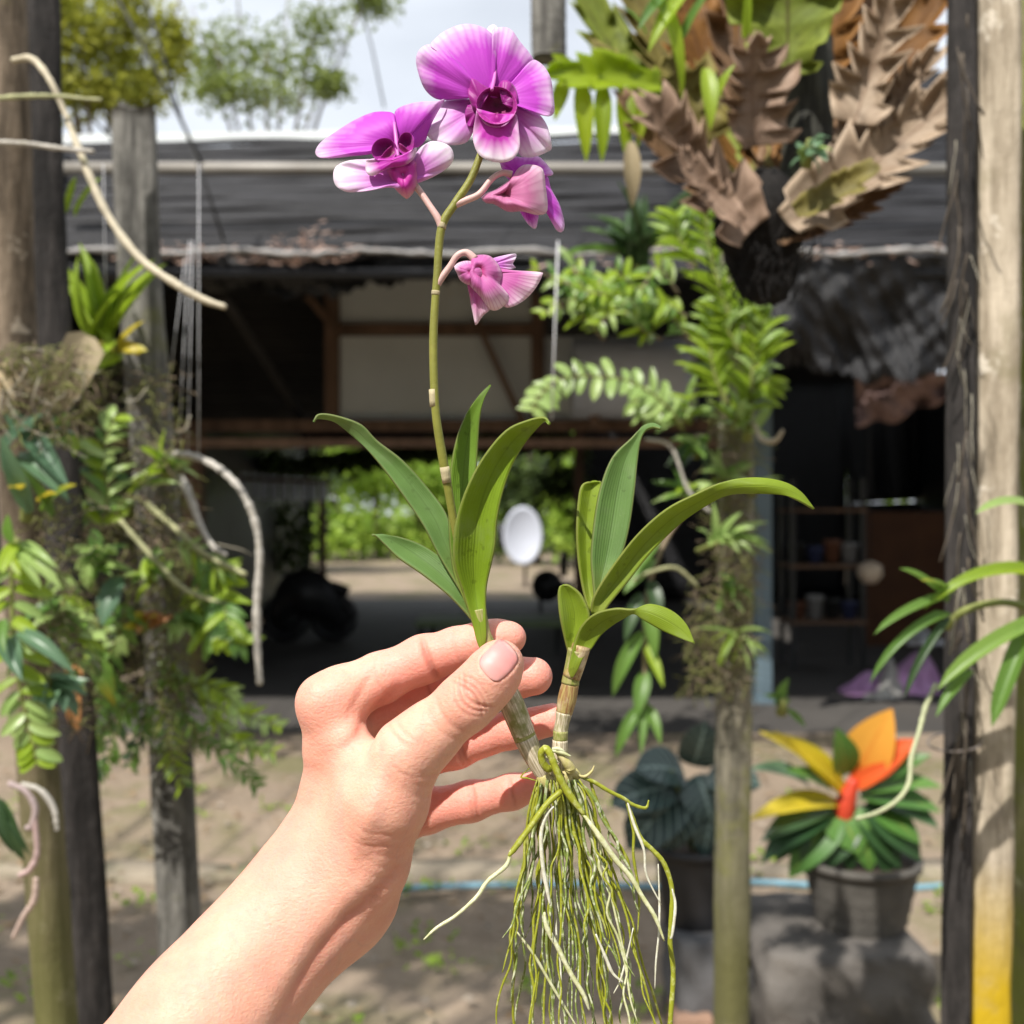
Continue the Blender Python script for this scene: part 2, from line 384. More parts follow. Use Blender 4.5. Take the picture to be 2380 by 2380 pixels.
# dead leaves caught along the eave
def litter(name, n, place, mat, size, label, cat, seed=3):
    r = random.Random(seed); v, f, u = [], [], []
    for k in range(n):
        c, up = place(r); a = r.random() * 6.283; s = r.uniform(*size)
        x = Vector((math.cos(a), math.sin(a), r.uniform(-.4, .4))).normalized(); y = up.cross(x).normalized(); z = x.cross(y)
        b = len(v); w_ = s * r.uniform(.3, .5)
        for (i, j, q) in ((-1, 0, .15), (-.4, .8, 0.1), (.4, .7, .0), (1, 0, .25), (.4, -.7, .1), (-.4, -.8, .2)):
            v.append(c + x * i * s + y * j * w_ + z * q * s * r.uniform(.3, 1.5)); u.append((i*.5+.5, j*.5+.5))
        f.append((b, b+1, b+2, b+3)); f.append((b, b+3, b+4, b+5))
    o = obj(name, v, f, mat, None, smooth=False, uv=u); tag(o, label, cat, kind='stuff'); return o
def drymat(name, a, b):
    m = NT(name); g = m.n('ShaderNodeNewGeometry'); m.base(m.mix(g.outputs['Random Per Island'], a, b), .8, .3); m.translucent(b, .2); return m.m
m_dry = drymat('dry_leaf_litter', (.30, .19, .14), (.62, .46, .38)); m_dry2 = drymat('brown_leaf_litter', (.16, .10, .055), (.33, .24, .14))
def eave_place(r):
    x = r.choice([r.uniform(360, 620), r.uniform(560, 820), r.uniform(640, 760), r.uniform(1500, 2230), r.uniform(1250, 1700), r.uniform(200, 900)])
    y = 600 + r.gauss(0, 9) if r.random() < .7 else 585 - abs(r.gauss(0, 30)) * (1 if 640 < x < 800 else .25)
    d = 6.38 if y > 592 else 6.42 + (592 - y) * .004
    return P(x, y, d), Vector((0, -.4, .9))
litter('dead_leaves', 260, eave_place, m_dry, (.025, .055), 'pinkish dead leaves caught along the edge of the black roof', 'dead leaves')
def ground_place(r):
    y = 2.6 + 4.2 * r.random() ** .9; x = r.uniform(-.55, .55) * y * 1.15; return Vector((x, y, .022)), Vector((0, 0, 1))
litter('fallen_leaves', 1500, ground_place, m_dry2, (.012, .03), 'small brown fallen leaves scattered over the sandy ground', 'fallen leaves', 5)

# ================================================================ beyond the shed: trees and hedge
def crown_mat(name, a, b, tr=.35):
    m = NT(name); g = m.n('ShaderNodeNewGeometry'); n = m.noise(m.coord('Object'), .8, 3)
    f_ = m.math('ADD', m.math('MULTIPLY', g.outputs['Random Per Island'], .6), m.math('MULTIPLY', n, .5))
    k = m.mix(f_, a, b); m.base(k, .5, .4); m.translucent(k, tr); return m.m
m_bark = plain('tree_bark', (.16, .125, .09), .9, .4, 6, bump=.6, bscale=30, stretch=(1, 1, .25))
def leaf_cloud(n, centres, size, seed, droop=.3):
    r = random.Random(seed); v, f = [], []
    for k in range(n):
        c, rad = r.choice(centres)
        while True:
            q = Vector((r.uniform(-1, 1), r.uniform(-1, 1), r.uniform(-1, 1)))
            if .15 < q.length < 1: break
        q *= r.uniform(.45, 1.45)
        p = c + Vector((q.x * rad[0], q.y * rad[1], q.z * rad[2]))
        a = r.random() * 6.283; d = Vector((math.cos(a), math.sin(a), r.uniform(-1, .5) - droop)).normalized()
        s = d.cross(Vector((r.uniform(-1, 1), r.uniform(-1, 1), 1)).normalized()).normalized(); z = s.cross(d)
        L_ = r.uniform(.6, 1.3) * size; W_ = L_ * r.uniform(.22, .36); b = len(v)
        v += [p, p + d*L_*.35 + s*W_, p + d*L_*.4 - z*L_*.06, p + d*L_*.35 - s*W_, p + d*L_]
        f += [(b, b+2, b+1), (b, b+3, b+2), (b+1, b+2, b+4), (b+2, b+3, b+4)]
    return v, f
def tree(label, base, trunk_h, trunk_r, clumps, nleaf, size, mat, seed, group='trees beyond the shed', cat='tree', limb=.42):
    t = empty('tree', base, label, cat, group); base = Vector(base); r = random.Random(seed)
    top = base + Vector((r.uniform(-.4, .4), r.uniform(-.3, .3), trunk_h)); mb = MB()
    mid = base.lerp(top, .5) + Vector((r.uniform(-.25, .25), r.uniform(-.2, .2), 0))
    tr_pts = catmull([base, mid, top], 6); mb.tube(tr_pts, np.linspace(trunk_r, trunk_r * .5, len(tr_pts)), 10)
    for c, rad in clumps:
        k = r.uniform(.55, 1.0); a = Vector(tr_pts[int(k * (len(tr_pts) - 1))]); m_ = a.lerp(c, .5) + Vector((0, 0, .12 * (c - a).length))
        pts = catmull([a, m_, c + (c - a) * .25], 5); mb.tube(pts, np.linspace(trunk_r * limb, trunk_r * limb * .17, len(pts)), 6)
    mb.build('trunk', m_bark, t)
    v, f = leaf_cloud(nleaf, clumps, size, seed); obj('crown', v, f, mat, t, smooth=False); return t
m_cy = crown_mat('crown_yellow_green', (.20, .24, .03), (.48, .47, .07), .5)
m_cy2 = crown_mat('crown_soft_green', (.13, .18, .04), (.30, .36, .10), .45)
m_cg = crown_mat('crown_green', (.05, .085, .025), (.13, .18, .05), .4)
m_cb = crown_mat('crown_bright', (.14, .26, .03), (.40, .54, .07), .5)
def cl(px, py, d, rx, ry=None): return (P(px, py, d), (S(rx, d), S(rx, d), S(ry or rx, d)))
b = P(230, 1190, 21); b.z = 0
tree('yellow-green tree above the roof at far left', b, 6.5, .2, [cl(180,60,20,100),(cl(260,120,21,90)),cl(150,180,20.5,90),cl(330,190,21,80),cl(300,20,21,80),cl(120,-40,20,120),cl(250,220,20.5,110,50),cl(400,100,21,45,90)], 6500, .17, m_cy, 11)
b = P(620, 1190, 24); b.z = 0
tree('thinner green tree above the roof, left of the top flower', b, 8.0, .16, [cl(560,110,24,100,80),cl(660,150,24,110,70),cl(740,60,24,80,60),cl(520,200,23.5,90,45),cl(620,220,23.5,120,40),cl(860,5,24.5,70,30),cl(480,150,24,60,80),cl(760,190,24,60,40)], 3600, .17, m_cy2, 12)
# sunlit garden behind the shed
hedge = []
specs = [(640,1120,27,120,160,m_cg,'dark green tree left of the bright gap'),(760,1130,33,110,120,m_cb,'bright sunlit tree in the gap left of the leaves'),(880,1105,36,120,130,m_cb,'bright sunlit tree behind the tallest leaf'),
         (1000,1125,34,110,120,m_cb,'mid green tree behind the middle leaves'),(1120,1110,38,120,130,m_cb,'sunlit tree above the white dish'),(1250,1120,31,130,120,m_cg,'green tree right of the white dish'),(1380,1130,29,110,120,m_cb,'sunlit tree seen through the right shoot')]
for k, (px, py, d, rx, ry, mm, lab) in enumerate(specs):
    b = P(px, 1190, d); b.z = 0
    tree(lab, b, 2.6 + .4 * (k % 3), .14, [cl(px + rng.uniform(-.6, .6) * rx, py + rng.uniform(-.7, .8) * ry, d + rng.uniform(-1, 1), rx * .62, ry * .5) for q in range(8)] + [cl(px, 1255, d - 1, rx, 40)], 3000, .26, mm, 40 + k, 'garden trees behind the shed')
hv, hf = leaf_cloud(14000, [cl(x, 1235, 39 + (x % 7), 90, 62) for x in range(380, 2500, 60)] + [cl(x, 1080, 46, 140, 120) for x in range(300, 2600, 120)] , .5, 77)
tag(obj('hedge', hv, hf, m_cb, None, smooth=False), 'far sunlit greenery closing the view behind the shed', 'greenery', kind='stuff')
gv2, gf2 = leaf_cloud(4200, [cl(x, 1050 + 25 * math.sin(x), 14.5, 60, 26) for x in range(480, 1340, 50)] + [cl(x, 1230 + 40 * math.sin(x), 15.5, 60, 90) for x in (560, 620, 680, 600, 700)] + [cl(x, 1120, 15, 50, 60) for x in (560, 640, 1290, 1330)], .16, 78)
tag(obj('creeper', gv2, gf2, m_cg, None, smooth=False), 'dark creeper hanging around the rear opening of the shed', 'creeper', kind='stuff')

# tree behind the camera whose overhanging boughs dapple the ground and posts with shade
bt = Vector((-3.6, -1.8, 0)); rt = random.Random(5); cls = []
for k in range(60):
    gx_, gy_ = rt.uniform(-1.9, 2.2), rt.choice([rt.uniform(3.4, 4.05), rt.uniform(3.4, 4.0), rt.uniform(6.6, 7.6)])
    if gy_ < 5: gx_ = min(gx_, .35 + .3 * rt.random())
    z_ = rt.uniform(4.2, 5.2); t_ = z_ / SUNV.z; cls.append((Vector((gx_, gy_, 0)) + SUNV * t_, (rt.uniform(.2, .5), rt.uniform(.16, .34), .16)))
tree('tree overhanging from behind the camera, its shade dappling the ground', bt, 4.6, .16, cls, 7600, .12, m_cg, 91, None, limb=.12)

bv, bf_ = leaf_cloud(9000, [(Vector((x, -6.5 + .6 * math.sin(x), z)), (1.1, .8, .9)) for x in np.arange(-13, 13.1, 1.5) for z in (.8, 2.4, 4.0)] + [(Vector((sx * 8.5, y, z)), (.8, 1.1, .9)) for sx in (-1, 1) for y in np.arange(-5, 6, 1.5) for z in (.8, 2.4, 3.8)], .5, 123, .2)
tag(obj('sky_block_hedge', bv, bf_, m_cg, None, smooth=False), 'tall unseen greenery added behind and beside the camera to cut low sky light', 'greenery', kind='stuff')  # unseen foliage ring added to keep low sky light out of the shed

m_peb = drymat('pebble_mix', (.16, .13, .10), (.42, .36, .29))
def pebbles(n, seed):
    r = random.Random(seed); v, f = [], []
    for k in range(n):
        y = 2.9 + 3.6 * r.random(); x = r.uniform(-.56, .56) * y; s = r.uniform(.006, .022); b = len(v); z0 = .015
        for (i, j, q) in ((1,0,0),(0,1,0),(-1,0,0),(0,-1,0),(.1,.1,1),(.6,.6,.55),(-.6,.6,.5),(-.6,-.6,.55),(.6,-.6,.5)): v.append((x + i*s*r.uniform(.7,1.2), y + j*s*r.uniform(.7,1.2), z0 + q*s*.7))
        f += [(b,b+5,b+8),(b+1,b+6,b+5),(b+2,b+7,b+6),(b+3,b+8,b+7),(b+5,b+6,b+4),(b+6,b+7,b+4),(b+7,b+8,b+4),(b+8,b+5,b+4)]
    return v, f
v, f = pebbles(380, 3); tag(obj('pebbles', v, f, m_peb, None, smooth=False), 'pebbles and clods scattered over the ground', 'pebbles', kind='stuff')
r_ = random.Random(8); cw = []
for k in range(60): y = r_.uniform(3.0, 5.6); cw.append((Vector((r_.uniform(-.5, .5) * y, y, .03)), (.10, .08, .03)))
v, f = leaf_cloud(1000, cw, .035, 31, -.6); tag(obj('weeds', v, f, m_cb, None, smooth=False), 'low green weeds and moss tufts on the ground', 'weeds', kind='stuff')
sv_, sf_ = leaf_cloud(9000, [(Vector((sx * (7.5 + .9 * j + .5 * math.sin(3 * j)), 9 + 1.1 * j, z)), (1.2, 1.0, 1.0)) for sx in (-1, 1) for j in range(9) for z in (.7, 2.0, 3.3)] + [(Vector((sx * (16 + 3 * j), 20 + 4 * j, z)), (2.6, 2.0, 1.6)) for sx in (-1, 1) for j in range(6) for z in (1.2, 3.6)], .42, 140, .2)
tag(obj('side_greenery', sv_, sf_, m_cg, None, smooth=False), 'garden greenery growing on both sides of the shed', 'greenery', kind='stuff')
# ================================================================ posts in front
def wood_mat(name, c1, c2, moss, mo=.55, lich=(.45, .45, .38), li=.68, sc=1.0, bottom=None):
    m = NT(name); v = m.coord('Object'); g = m.coord('Object', (1, 1, .12))
    n1 = m.noise(g, 70 * sc, 6, .7); n2 = m.noise(v, 9 * sc, 5, .65); n3 = m.noise(v, 22 * sc, 5, .6)
    n5 = m.noise(m.coord('Object', (1, 1, .35)), 14 * sc, 6, .7)
    k = m.ramp(n1, [(.28, tuple(q * .35 for q in c1)), (.40, c1), (.66, c2)])
    k = m.mix(m.ramp(n5, [(.50, 0.0), (.62, .75)]), k, tuple(q * .45 for q in c1))
    k = m.mix(m.ramp(n2, [(mo, 0.0), (mo + .14, .85)]), k, moss)
    k = m.mix(m.ramp(n3, [(li, 0.0), (li + .05, .7)]), k, lich)
    if bottom:
        z = m.sep('Object')[2]; mr = m.n('ShaderNodeMapRange'); m.l(z, mr.inputs[0])
        mr.inputs[1].default_value, mr.inputs[2].default_value = bottom[1], bottom[2]
        k = m.mix(m.math('MULTIPLY', mr.outputs[0], m.ramp(n3, [(.15, .4), (.45, 1.0)])), k, bottom[0])
    m.base(k, .85, .3); b1 = m.bump(n1, .7, .006); m.bump(n3, .5, .008, b1); return m.m
m_wgrey = wood_mat('grey_weathered_wood', (.10, .095, .085), (.25, .24, .215), (.15, .15, .06), .60)
m_wdark = wood_mat('dark_wood_and_shaded_side', (.018, .016, .015), (.055, .048, .045), (.10, .10, .05), .66, (.3, .28, .25), .78)  # real dark wood on the left; on the right strip its darkness is painted shade
m_wmoss = wood_mat('mossy_wood', (.17, .16, .08), (.30, .29, .13), (.17, .20, .035), .42, (.45, .47, .28), .66)
m_wpale = wood_mat('pale_sunlit_wood', (.34, .28, .20), (.56, .49, .38), (.30, .29, .12), .66, (.66, .60, .50), .66, .6)
m_wyel = wood_mat('yellow_stained_wood', (.28, .23, .165), (.56, .48, .37), (.22, .19, .11), .56, (.70, .63, .52), .62, .8, bottom=((.48, .32, .01), 1.12, .98))
m_wbark = wood_mat('barky_wood', (.10, .075, .05), (.27, .21, .15), (.16, .14, .06), .62, (.40, .34, .26), .64, .8, bottom=((.12, .12, .035), 1.40, .8))
m_wthin = wood_mat('thin_post_wood', (.13, .12, .09), (.30, .27, .20), (.19, .19, .055), .50, (.44, .42, .33), .68, bottom=((.11, .105, .04), 1.05, .7))
def wpost(name, pts, wpx, mat, label, cat='post', square=0.0, rot=0.0, ratio=1.0, amp=.05, group=None, seg=70, n=20, seed=0, to_ground=True):
    """a weathered post along [(px, py, d)...] with wobbling section; square 0 = round, 1 = squared"""
    r = random.Random(seed + 100); C = [P(*p) for p in pts]
    if to_ground:
        t = (C[-1] - C[-2]); k = (C[-1].z + .05) / max(1e-6, -t.z); C.append(C[-1] + t * k)
    A = catmull(C, max(2, seg // (len(C) - 1))); v, f, u = [], [], []
    ph = [r.random() * 6.28 for _ in range(8)]
    for i, c in enumerate(A):
        w_ = S(wpx, pts[0][2]) / 2
        for k in range(n):
            a = 2 * math.pi * k / n; ca, sa = math.cos(a), math.sin(a)
            q = 1 / max(abs(ca), abs(sa)) if square else 1.0; rr = w_ * (1 - square + square * min(q, 1.28))
            rr *= 1 + amp * (math.sin(3 * a + ph[0] + c[2] * 2) + .7 * math.sin(7 * a + ph[1] + c[2] * 5) * .6 + .8 * math.sin(c[2] * 21 + ph[2]) * .5) + r.gauss(0, amp * .25)
            x, y = rr * ca, rr * sa * ratio; x, y = x * math.cos(rot) - y * math.sin(rot), x * math.sin(rot) + y * math.cos(rot)
            v.append((c[0] + x, c[1] + y, c[2] + (r.gauss(0, .003) if i in (0,) else 0))); u.append((k / n, i / len(A)))
    for i in range(len(A) - 1):
        for k in range(n): f.append((i*n + k, i*n + (k+1) % n, (i+1)*n + (k+1) % n, (i+1)*n + k))
    f.append(tuple(range(n))); f.append(tuple((len(A)-1)*n + k for k in range(n - 1, -1, -1)))
    o = obj(name, v, f, mat, None, uv=u, origin=A[-1]); o.data.polygons[len(f) - 2].use_smooth = False
    return tag(o, label, cat, group)
GP = 'wooden plant posts'
wpost('wooden_post', [(8,-60,1.30),(30,700,1.31),(60,1400,1.33),(132,2400,1.35)], 98, m_wbark, 'moss-covered round post at the left edge with a bark-like top', seed=1, group=GP)
wpost('wooden_post', [(95,-60,1.52),(110,600,1.52),(165,1500,1.53),(222,2400,1.55)], 84, m_wdark, 'dark purplish-brown post close behind the mossy left post', seed=2, square=.6, rot=.5, group=GP)
wpost('wooden_post', [(312,258,1.72),(330,700,1.72),(375,1300,1.73),(418,2150,1.75)], 96, m_wgrey, 'flat-topped grey post carrying plants, second group from the left', seed=3, square=.85, rot=.12, ratio=.55, amp=.03, group=GP)
wpost('wooden_post', [(1712,560,1.95),(1708,1200,1.95),(1702,2400,1.95)], 74, m_wthin, 'thin mossy post left of the orange-leaved pot plant', seed=4, square=.5, rot=.3, group=GP)
wpost('wooden_post', [(2310,-60,1.22),(2306,1200,1.22),(2290,2420,1.22)], 102, m_wyel, 'pale sunlit post at the right with a yellow-stained foot', seed=5, square=.8, rot=-.15, ratio=.9, amp=.05, group=GP)
wpost('wooden_post', [(2392,-60,1.34),(2396,1200,1.34),(2400,2420,1.34)], 90, m_wmoss, 'mossy post cut off by the right edge of the picture', seed=6, group=GP)
wpost('shaded_side_strip', [(2236,-60,1.20),(2234,900,1.20),(2228,1700,1.20),(2220,2420,1.20)], 62, m_wdark, 'blackish strip standing in for the shaded left side of the sunlit post', 'shaded side', seed=7, square=.9, rot=-.3, ratio=.7, amp=.05)  # dark strip put in for the shade on the post's left side
wpost('hanging_log', [(1275,-80,1.6),(1276,60,1.6),(1277,138,1.6)], 80, m_wgrey, 'short grey block of wood hanging at the top beside the top flower', 'log', seed=8, square=.8, amp=.04, to_ground=False, seg=30)

# ================================================================ leaf shapes shared by the small plants
def leaf_mesh(name, mat, shape='lance', arch=.5, fold=.2, n=9, w=5, twist=0.0, wave=0.0):
    """unit leaf along +Y, X across, arching down (-Z)"""
    v, f, u = [], [], []; y = z = 0.0; ang = arch * .35
    for i in range(n):
        t = i / (n - 1)
        if shape == 'lance': W_ = math.sin(math.pi * min(1, t * .93 + .07)) ** .75 * (1 - .35 * t) * 1.05
        elif shape == 'strap': W_ = min(1, t * 6 + .35) * (1 - t ** 5) ** .7
        elif shape == 'oval': W_ = max(0, 1 - (2 * t - 1) ** 2) ** .5 * (1.05 - .15 * t)
        else: W_ = math.sin(math.pi * t) ** .6
        W_ = max(.03, W_)
        for j in range(w):
            s = -1 + 2 * j / (w - 1); tw = twist * t
            xx = .5 * W_ * s; zz = fold * abs(xx) * 1.2 + wave * math.sin(t * 14 + 2 * s) * abs(s) * .04
            xr = xx * math.cos(tw) - zz * math.sin(tw); zr = xx * math.sin(tw) + zz * math.cos(tw)
            v.append((xr, y - zr * math.sin(-ang) * .2, z + zr * .5)); u.append((j / (w - 1), t))
        ang -= arch / (n - 1) * 1.6
        y += math.cos(ang) / (n - 1); z += math.sin(ang) / (n - 1)
    for i in range(n - 1):
        for j in range(w - 1): f.append((i*w + j, i*w + j + 1, (i+1)*w + j + 1, (i+1)*w + j))
    me = bpy.data.meshes.new(name); me.from_pydata(v, [], f); lay = me.uv_layers.new(name='UVMap')
    for lp in me.loops: lay.data[lp.index].uv = u[lp.vertex_index]
    me.polygons.foreach_set('use_smooth', [True] * len(f)); me.materials.append(mat); me.update(); return me
lm_b = leafmat('leaf_bright', (.20, .31, .02), (.32, .44, .03), .45)
lm_g = leafmat('leaf_mid', (.075, .17, .03), (.16, .28, .05), .38)
lm_bl = leafmat('leaf_bluish', (.07, .14, .08), (.13, .23, .12), .28, .38)
lm_p = leafmat('leaf_pale', (.22, .34, .09), (.36, .48, .16), .38, .35)
lm_d = leafmat('leaf_dark', (.022, .05, .018), (.05, .095, .03), .25)
lm_y = leafmat('leaf_yellow', (.40, .36, .03), (.52, .42, .04), .4)
lm_yt = leafmat('leaf_yellow_tip', (.10, .19, .03), (.16, .26, .04), .35, tipc=(.62, .50, .03))
lm_o = leafmat('leaf_orange_dry', (.34, .14, .05), (.46, .22, .08), .3, .6)
lm_t = leafmat('leaf_tan_dry', (.34, .27, .16), (.46, .38, .24), .25, .7, veins=9)
LS = {}
def ls(mat, shape, arch, fold=.25, **k):
    key = (mat.name, shape, arch)
    if key not in LS: LS[key] = leaf_mesh('leaf', mat, shape, arch, fold, **k)
    return LS[key]
def put_leaf(me, pos, d, nrm, length, width, parent, name='leaf'):
    d = Vector(d).normalized(); s = d.cross(Vector(nrm)); s = s.normalized() if s.length > 1e-4 else Vector((1, 0, 0)); nn = s.cross(d)
    M = Matrix(((s.x*width, d.x*length, nn.x*length, pos[0]), (s.y*width, d.y*length, nn.y*length, pos[1]), (s.z*width, d.z*length, nn.z*length, pos[2]), (0, 0, 0, 1)))
    return inst(name, me, M, parent)
m_twig = plain('green_twig', (.17, .19, .05), .7, .3, 50); m_twigb = plain('brown_twig', (.22, .17, .11), .8, .3, 50)
m_aroot = plain('aerial_root', (.46, .43, .38), .7, .25, 90, bump=.4, bscale=300, dirt=((.30, .28, .20), .56))
m_arootg = plain('aerial_root_green', (.34, .34, .18), .7, .3, 70, bump=.3, bscale=300)
def lpx(parent, me, p0, p1, d0, d1, wpx, nrm=(0, -.7, .7)):
    """leaf from picture point p0 to p1"""
    a, b = P(p0[0], p0[1], d0), P(p1[0], p1[1], d1); return put_leaf(me, a, b - a, nrm, (b - a).length, S(wpx, (d0 + d1) / 2), parent)
def tuft(label, base, d, n, Lr, W_, main, spread, meshes, cat='plant', name='epiphyte', group='small plants growing on the posts', seed=0, stem=True, nrm=(0, -.6, .8)):
    """a plant whose leaves fan out from one base"""
    r = random.Random(seed); B = P(base[0], base[1], d); t = empty(name, B, label, cat, group)
    if stem:
        mb = MB(); mb.tube([B + Vector((0, .012, -.015)), B + Vector((0, 0, .004)), B + Vector((0, -.004, .012))], [S(14, d), S(11, d), S(6, d)], 7); mb.build('stem', m_twig, t)
    for k in range(n):
        dv = Vector((main[0] + r.gauss(0, spread), main[1] + r.gauss(0, spread * .7), main[2] + r.gauss(0, spread * .6)))
        nn = Vector(nrm) + Vector((r.gauss(0, .35), r.gauss(0, .2), r.gauss(0, .3)))
        Lm = S(r.uniform(*Lr), d)
        off = Vector((r.gauss(0, 1), r.gauss(0, 1), r.gauss(0, 1))) * S(10, d)
        put_leaf(r.choice(meshes), B + off, dv, nn, Lm, S(W_ * r.uniform(.75, 1.2), d), t)
    return t
def sprig(label, pts, d, nl, Lr, W_, meshes, seed=0, cat='plant', name='leafy_stem', group='leafy stems on the posts', rad=4, both=True, fwd=.55, nrm=(0, -.85, .5), mat=None, d1=None):
    """a stem with leaves in two rows"""
    r = random.Random(seed); n = len(pts); dd = [d + ((d1 or d) - d) * i / (n - 1) for i in range(n)]
    C = catmull([(p[0], p[1], q) for p, q in zip(pts, dd)], 10); W3 = [P(*c) for c in C]
    t = empty(name, W3[0], label, cat, group)
    v, f, u = tube(W3, np.linspace(S(rad, d), S(rad * .5, d), len(W3)), 6); obj('stem', v, f, mat or m_twig, t, uv=u)
    for k in range(nl):
        s = .06 + .94 * (k + .5) / nl; x = s * (len(W3) - 1); i = min(len(W3) - 2, int(x)); p = W3[i].lerp(W3[i+1], x - i); tg = (W3[i+1] - W3[i]).normalized()
        nn = Vector(nrm) + Vector((r.gauss(0, .25), 0, r.gauss(0, .25))); sd = tg.cross(nn).normalized()
        for sg in ((1, -1) if both else ((1,) if k % 2 else (-1,))):
            dv = sd * sg * (1 - fwd * .4) + tg * fwd + Vector((r.gauss(0, .14), r.gauss(0, .18), r.gauss(0, .12)))
            put_leaf(r.choice(meshes), p, dv, nn, S(r.uniform(*Lr) * (1.1 - .45 * s ** 3), d), S(W_ * r.uniform(.8, 1.15), d), t)
        
    return t
def aroot(label, pts, mat=None, group='aerial roots', wob=.08, n=9):
    o = pxtube('aerial_root', [(a, b, c, r * .85) for a, b, c, r in pts], mat or m_aroot, None, m=12, n=n, wob=wob + .06, origin=P(*pts[0][:3])); return tag(o, label, 'root', group)
strapb = [ls(lm_b, 'strap', .5), ls(lm_b, 'strap', .2), ls(lm_b, 'lance', .4)]
midl = [ls(lm_g, 'lance', .5), ls(lm_g, 'lance', .9), ls(lm_g, 'lance', .15)]
midb = [ls(lm_b, 'lance', .3), ls(lm_p, 'lance', .7), ls(lm_g, 'lance', .5)]
blu = [ls(lm_bl, 'lance', .7), ls(lm_bl, 'lance', .3)]
pal = [ls(lm_p, 'oval', .4), ls(lm_p, 'lance', .6)]
ova = [ls(lm_b, 'oval', .3), ls(lm_p, 'oval', .5)]
drk = [ls(lm_d, 'strap', .8), ls(lm_d, 'strap', .4), ls(lm_g, 'strap', .7)]
# ---- left group
tuft('bright yellow-green rosette of strap leaves on the flat-topped left post', (240,800), 1.62, 17, (150,280), 34, (.05,-.15,1), .42, strapb, seed=1)
t = tuft('small yellowing leaves under the bright rosette', (265,810), 1.60, 9, (60,110), 30, (.1,-.5,.1), .7, [ls(lm_y,'oval',.3), ls(lm_b,'oval',.3), ls(lm_g,'lance',.5)], seed=2)
tuft('single upright green blade beside the dark left post', (150,500), 1.55, 2, (90,140), 16, (.25,-.1,1), .1, [ls(lm_b,'strap',.2)], seed=3, stem=False)
t = empty('epiphyte', P(60,1150,1.25), 'bluish-green broad-leaved orchid at the left edge, mid height', 'plant', 'small plants growing on the posts')
for p0, p1, w_, me in (((10,1090),(40,930),60,blu[0]),((40,1060),(150,1120),55,blu[0]),((20,960),(155,1110),62,blu[1]),((70,1190),(0,1020),50,blu[1]),((60,1150),(20,1110),36,ls(lm_y,'lance',.4)),((120,1200),(70,1090),30,ls(lm_g,'lance',.4)),((100,1190),(155,1110),22,ls(lm_yt,'strap',.3)),((90,1170),(120,1130),20,ls(lm_y,'lance',.3))):
    lpx(t, me, p0, p1, 1.25, 1.2, w_)
pxtube('stem', [(60,1210,1.26,14),(62,1170,1.25,13),(60,1140,1.25,8)], m_twig, t)
t = empty('epiphyte', P(300,1180,1.6), 'glossy green orchid with spreading leaves left of the grey post', 'plant', 'small plants growing on the posts')
for p0, p1, w_, me in (((300,1120),(180,1060),40,blu[0]),((295,1130),(165,1010),38,midl[1]),((180,1190),(285,1130),34,pal[1]),((250,1180),(150,1240),36,midl[0]),((300,1150),(360,1080),34,midb[0]),((310,1150),(390,1090),28,pal[1]),((200,1190),(275,1175),24,midl[2]),((330,1110),(390,1060),30,ova[0])):
    lpx(t, me, p0, p1, 1.6, 1.55, w_)
pxtube('stem', [(300,1210,1.62,16),(298,1170,1.6,14),(300,1130,1.6,9)], m_twig, t)
sprig('hanging stem of paired fleshy leaves at the left edge', [(30,1240),(28,1400),(40,1560),(65,1680),(88,1775)], 1.22, 17, (62,92), 30, [ls(lm_b,'oval',.25), ls(lm_p,'oval',.4)], seed=5, rad=7, fwd=.45)
t = empty('epiphyte', P(60,1270,1.21), 'cluster of pale green leaves above the hanging fleshy stem', 'plant', 'small plants growing on the posts')
for p0, p1, w_, me in (((40,1270),(135,1340),44,pal[1]),((40,1260),(0,1320),38,ova[0]),((40,1270),(85,1345),34,pal[1]),((30,1260),(10,1190),34,midl[2]),((45,1265),(120,1290),28,ls(lm_p,'lance',.6)),((0,1480),(45,1570),40,blu[1]),((40,1470),(165,1530),44,blu[0]),((30,1480),(40,1560),36,blu[0]),((10,1440),(0,1500),30,midl[0])):
    lpx(t, me, p0, p1, 1.21, 1.17, w_)
pxtube('stem', [(40,1300,1.23,12),(40,1270,1.22,11),(42,1250,1.22,7)], m_twig, t)
t = empty('epiphyte', P(250,1440,1.5), 'orchid with one broad oval leaf and a drooping yellow-tipped leaf', 'plant', 'small plants growing on the posts')
for p0, p1, w_, me in (((280,1340),(225,1450),64,blu[1]),((215,1320),(295,1300),30,pal[1]),((190,1480),(235,1470),34,pal[0]),((205,1500),(270,1640),52,ls(lm_yt,'lance',.8)),((200,1500),(290,1690),40,midl[1]),((220,1480),(195,1530),26,ova[0])):
    lpx(t, me, p0, p1, 1.5, 1.46, w_)
pxtube('stem', [(210,1540,1.53,14),(212,1500,1.5,12),(230,1440,1.5,9),(270,1340,1.5,6)], m_twig, t)
t = empty('dry_leaf', P(160,1560,1.45), 'hanging orange-brown dead leaf between the left posts', 'leaf'); lpx(t, ls(lm_o,'strap',.5), (180,1540), (160,1715), 1.45, 1.43, 42)
t = empty('dry_leaf', P(200,790,1.35), 'large tan dried leaf sheath curling over the left post', 'leaf'); lpx(t, ls(lm_t,'strap',.9), (205,780), (105,985), 1.36, 1.30, 92, (.6,-.7,.3)); lpx(t, ls(lm_t,'lance',.6), (180,800), (75,1010), 1.37, 1.34, 60, (.3,-.7,.5)); lpx(t, ls(lm_t,'lance',.4), (20,1080), (100,1050), 1.3, 1.28, 50)
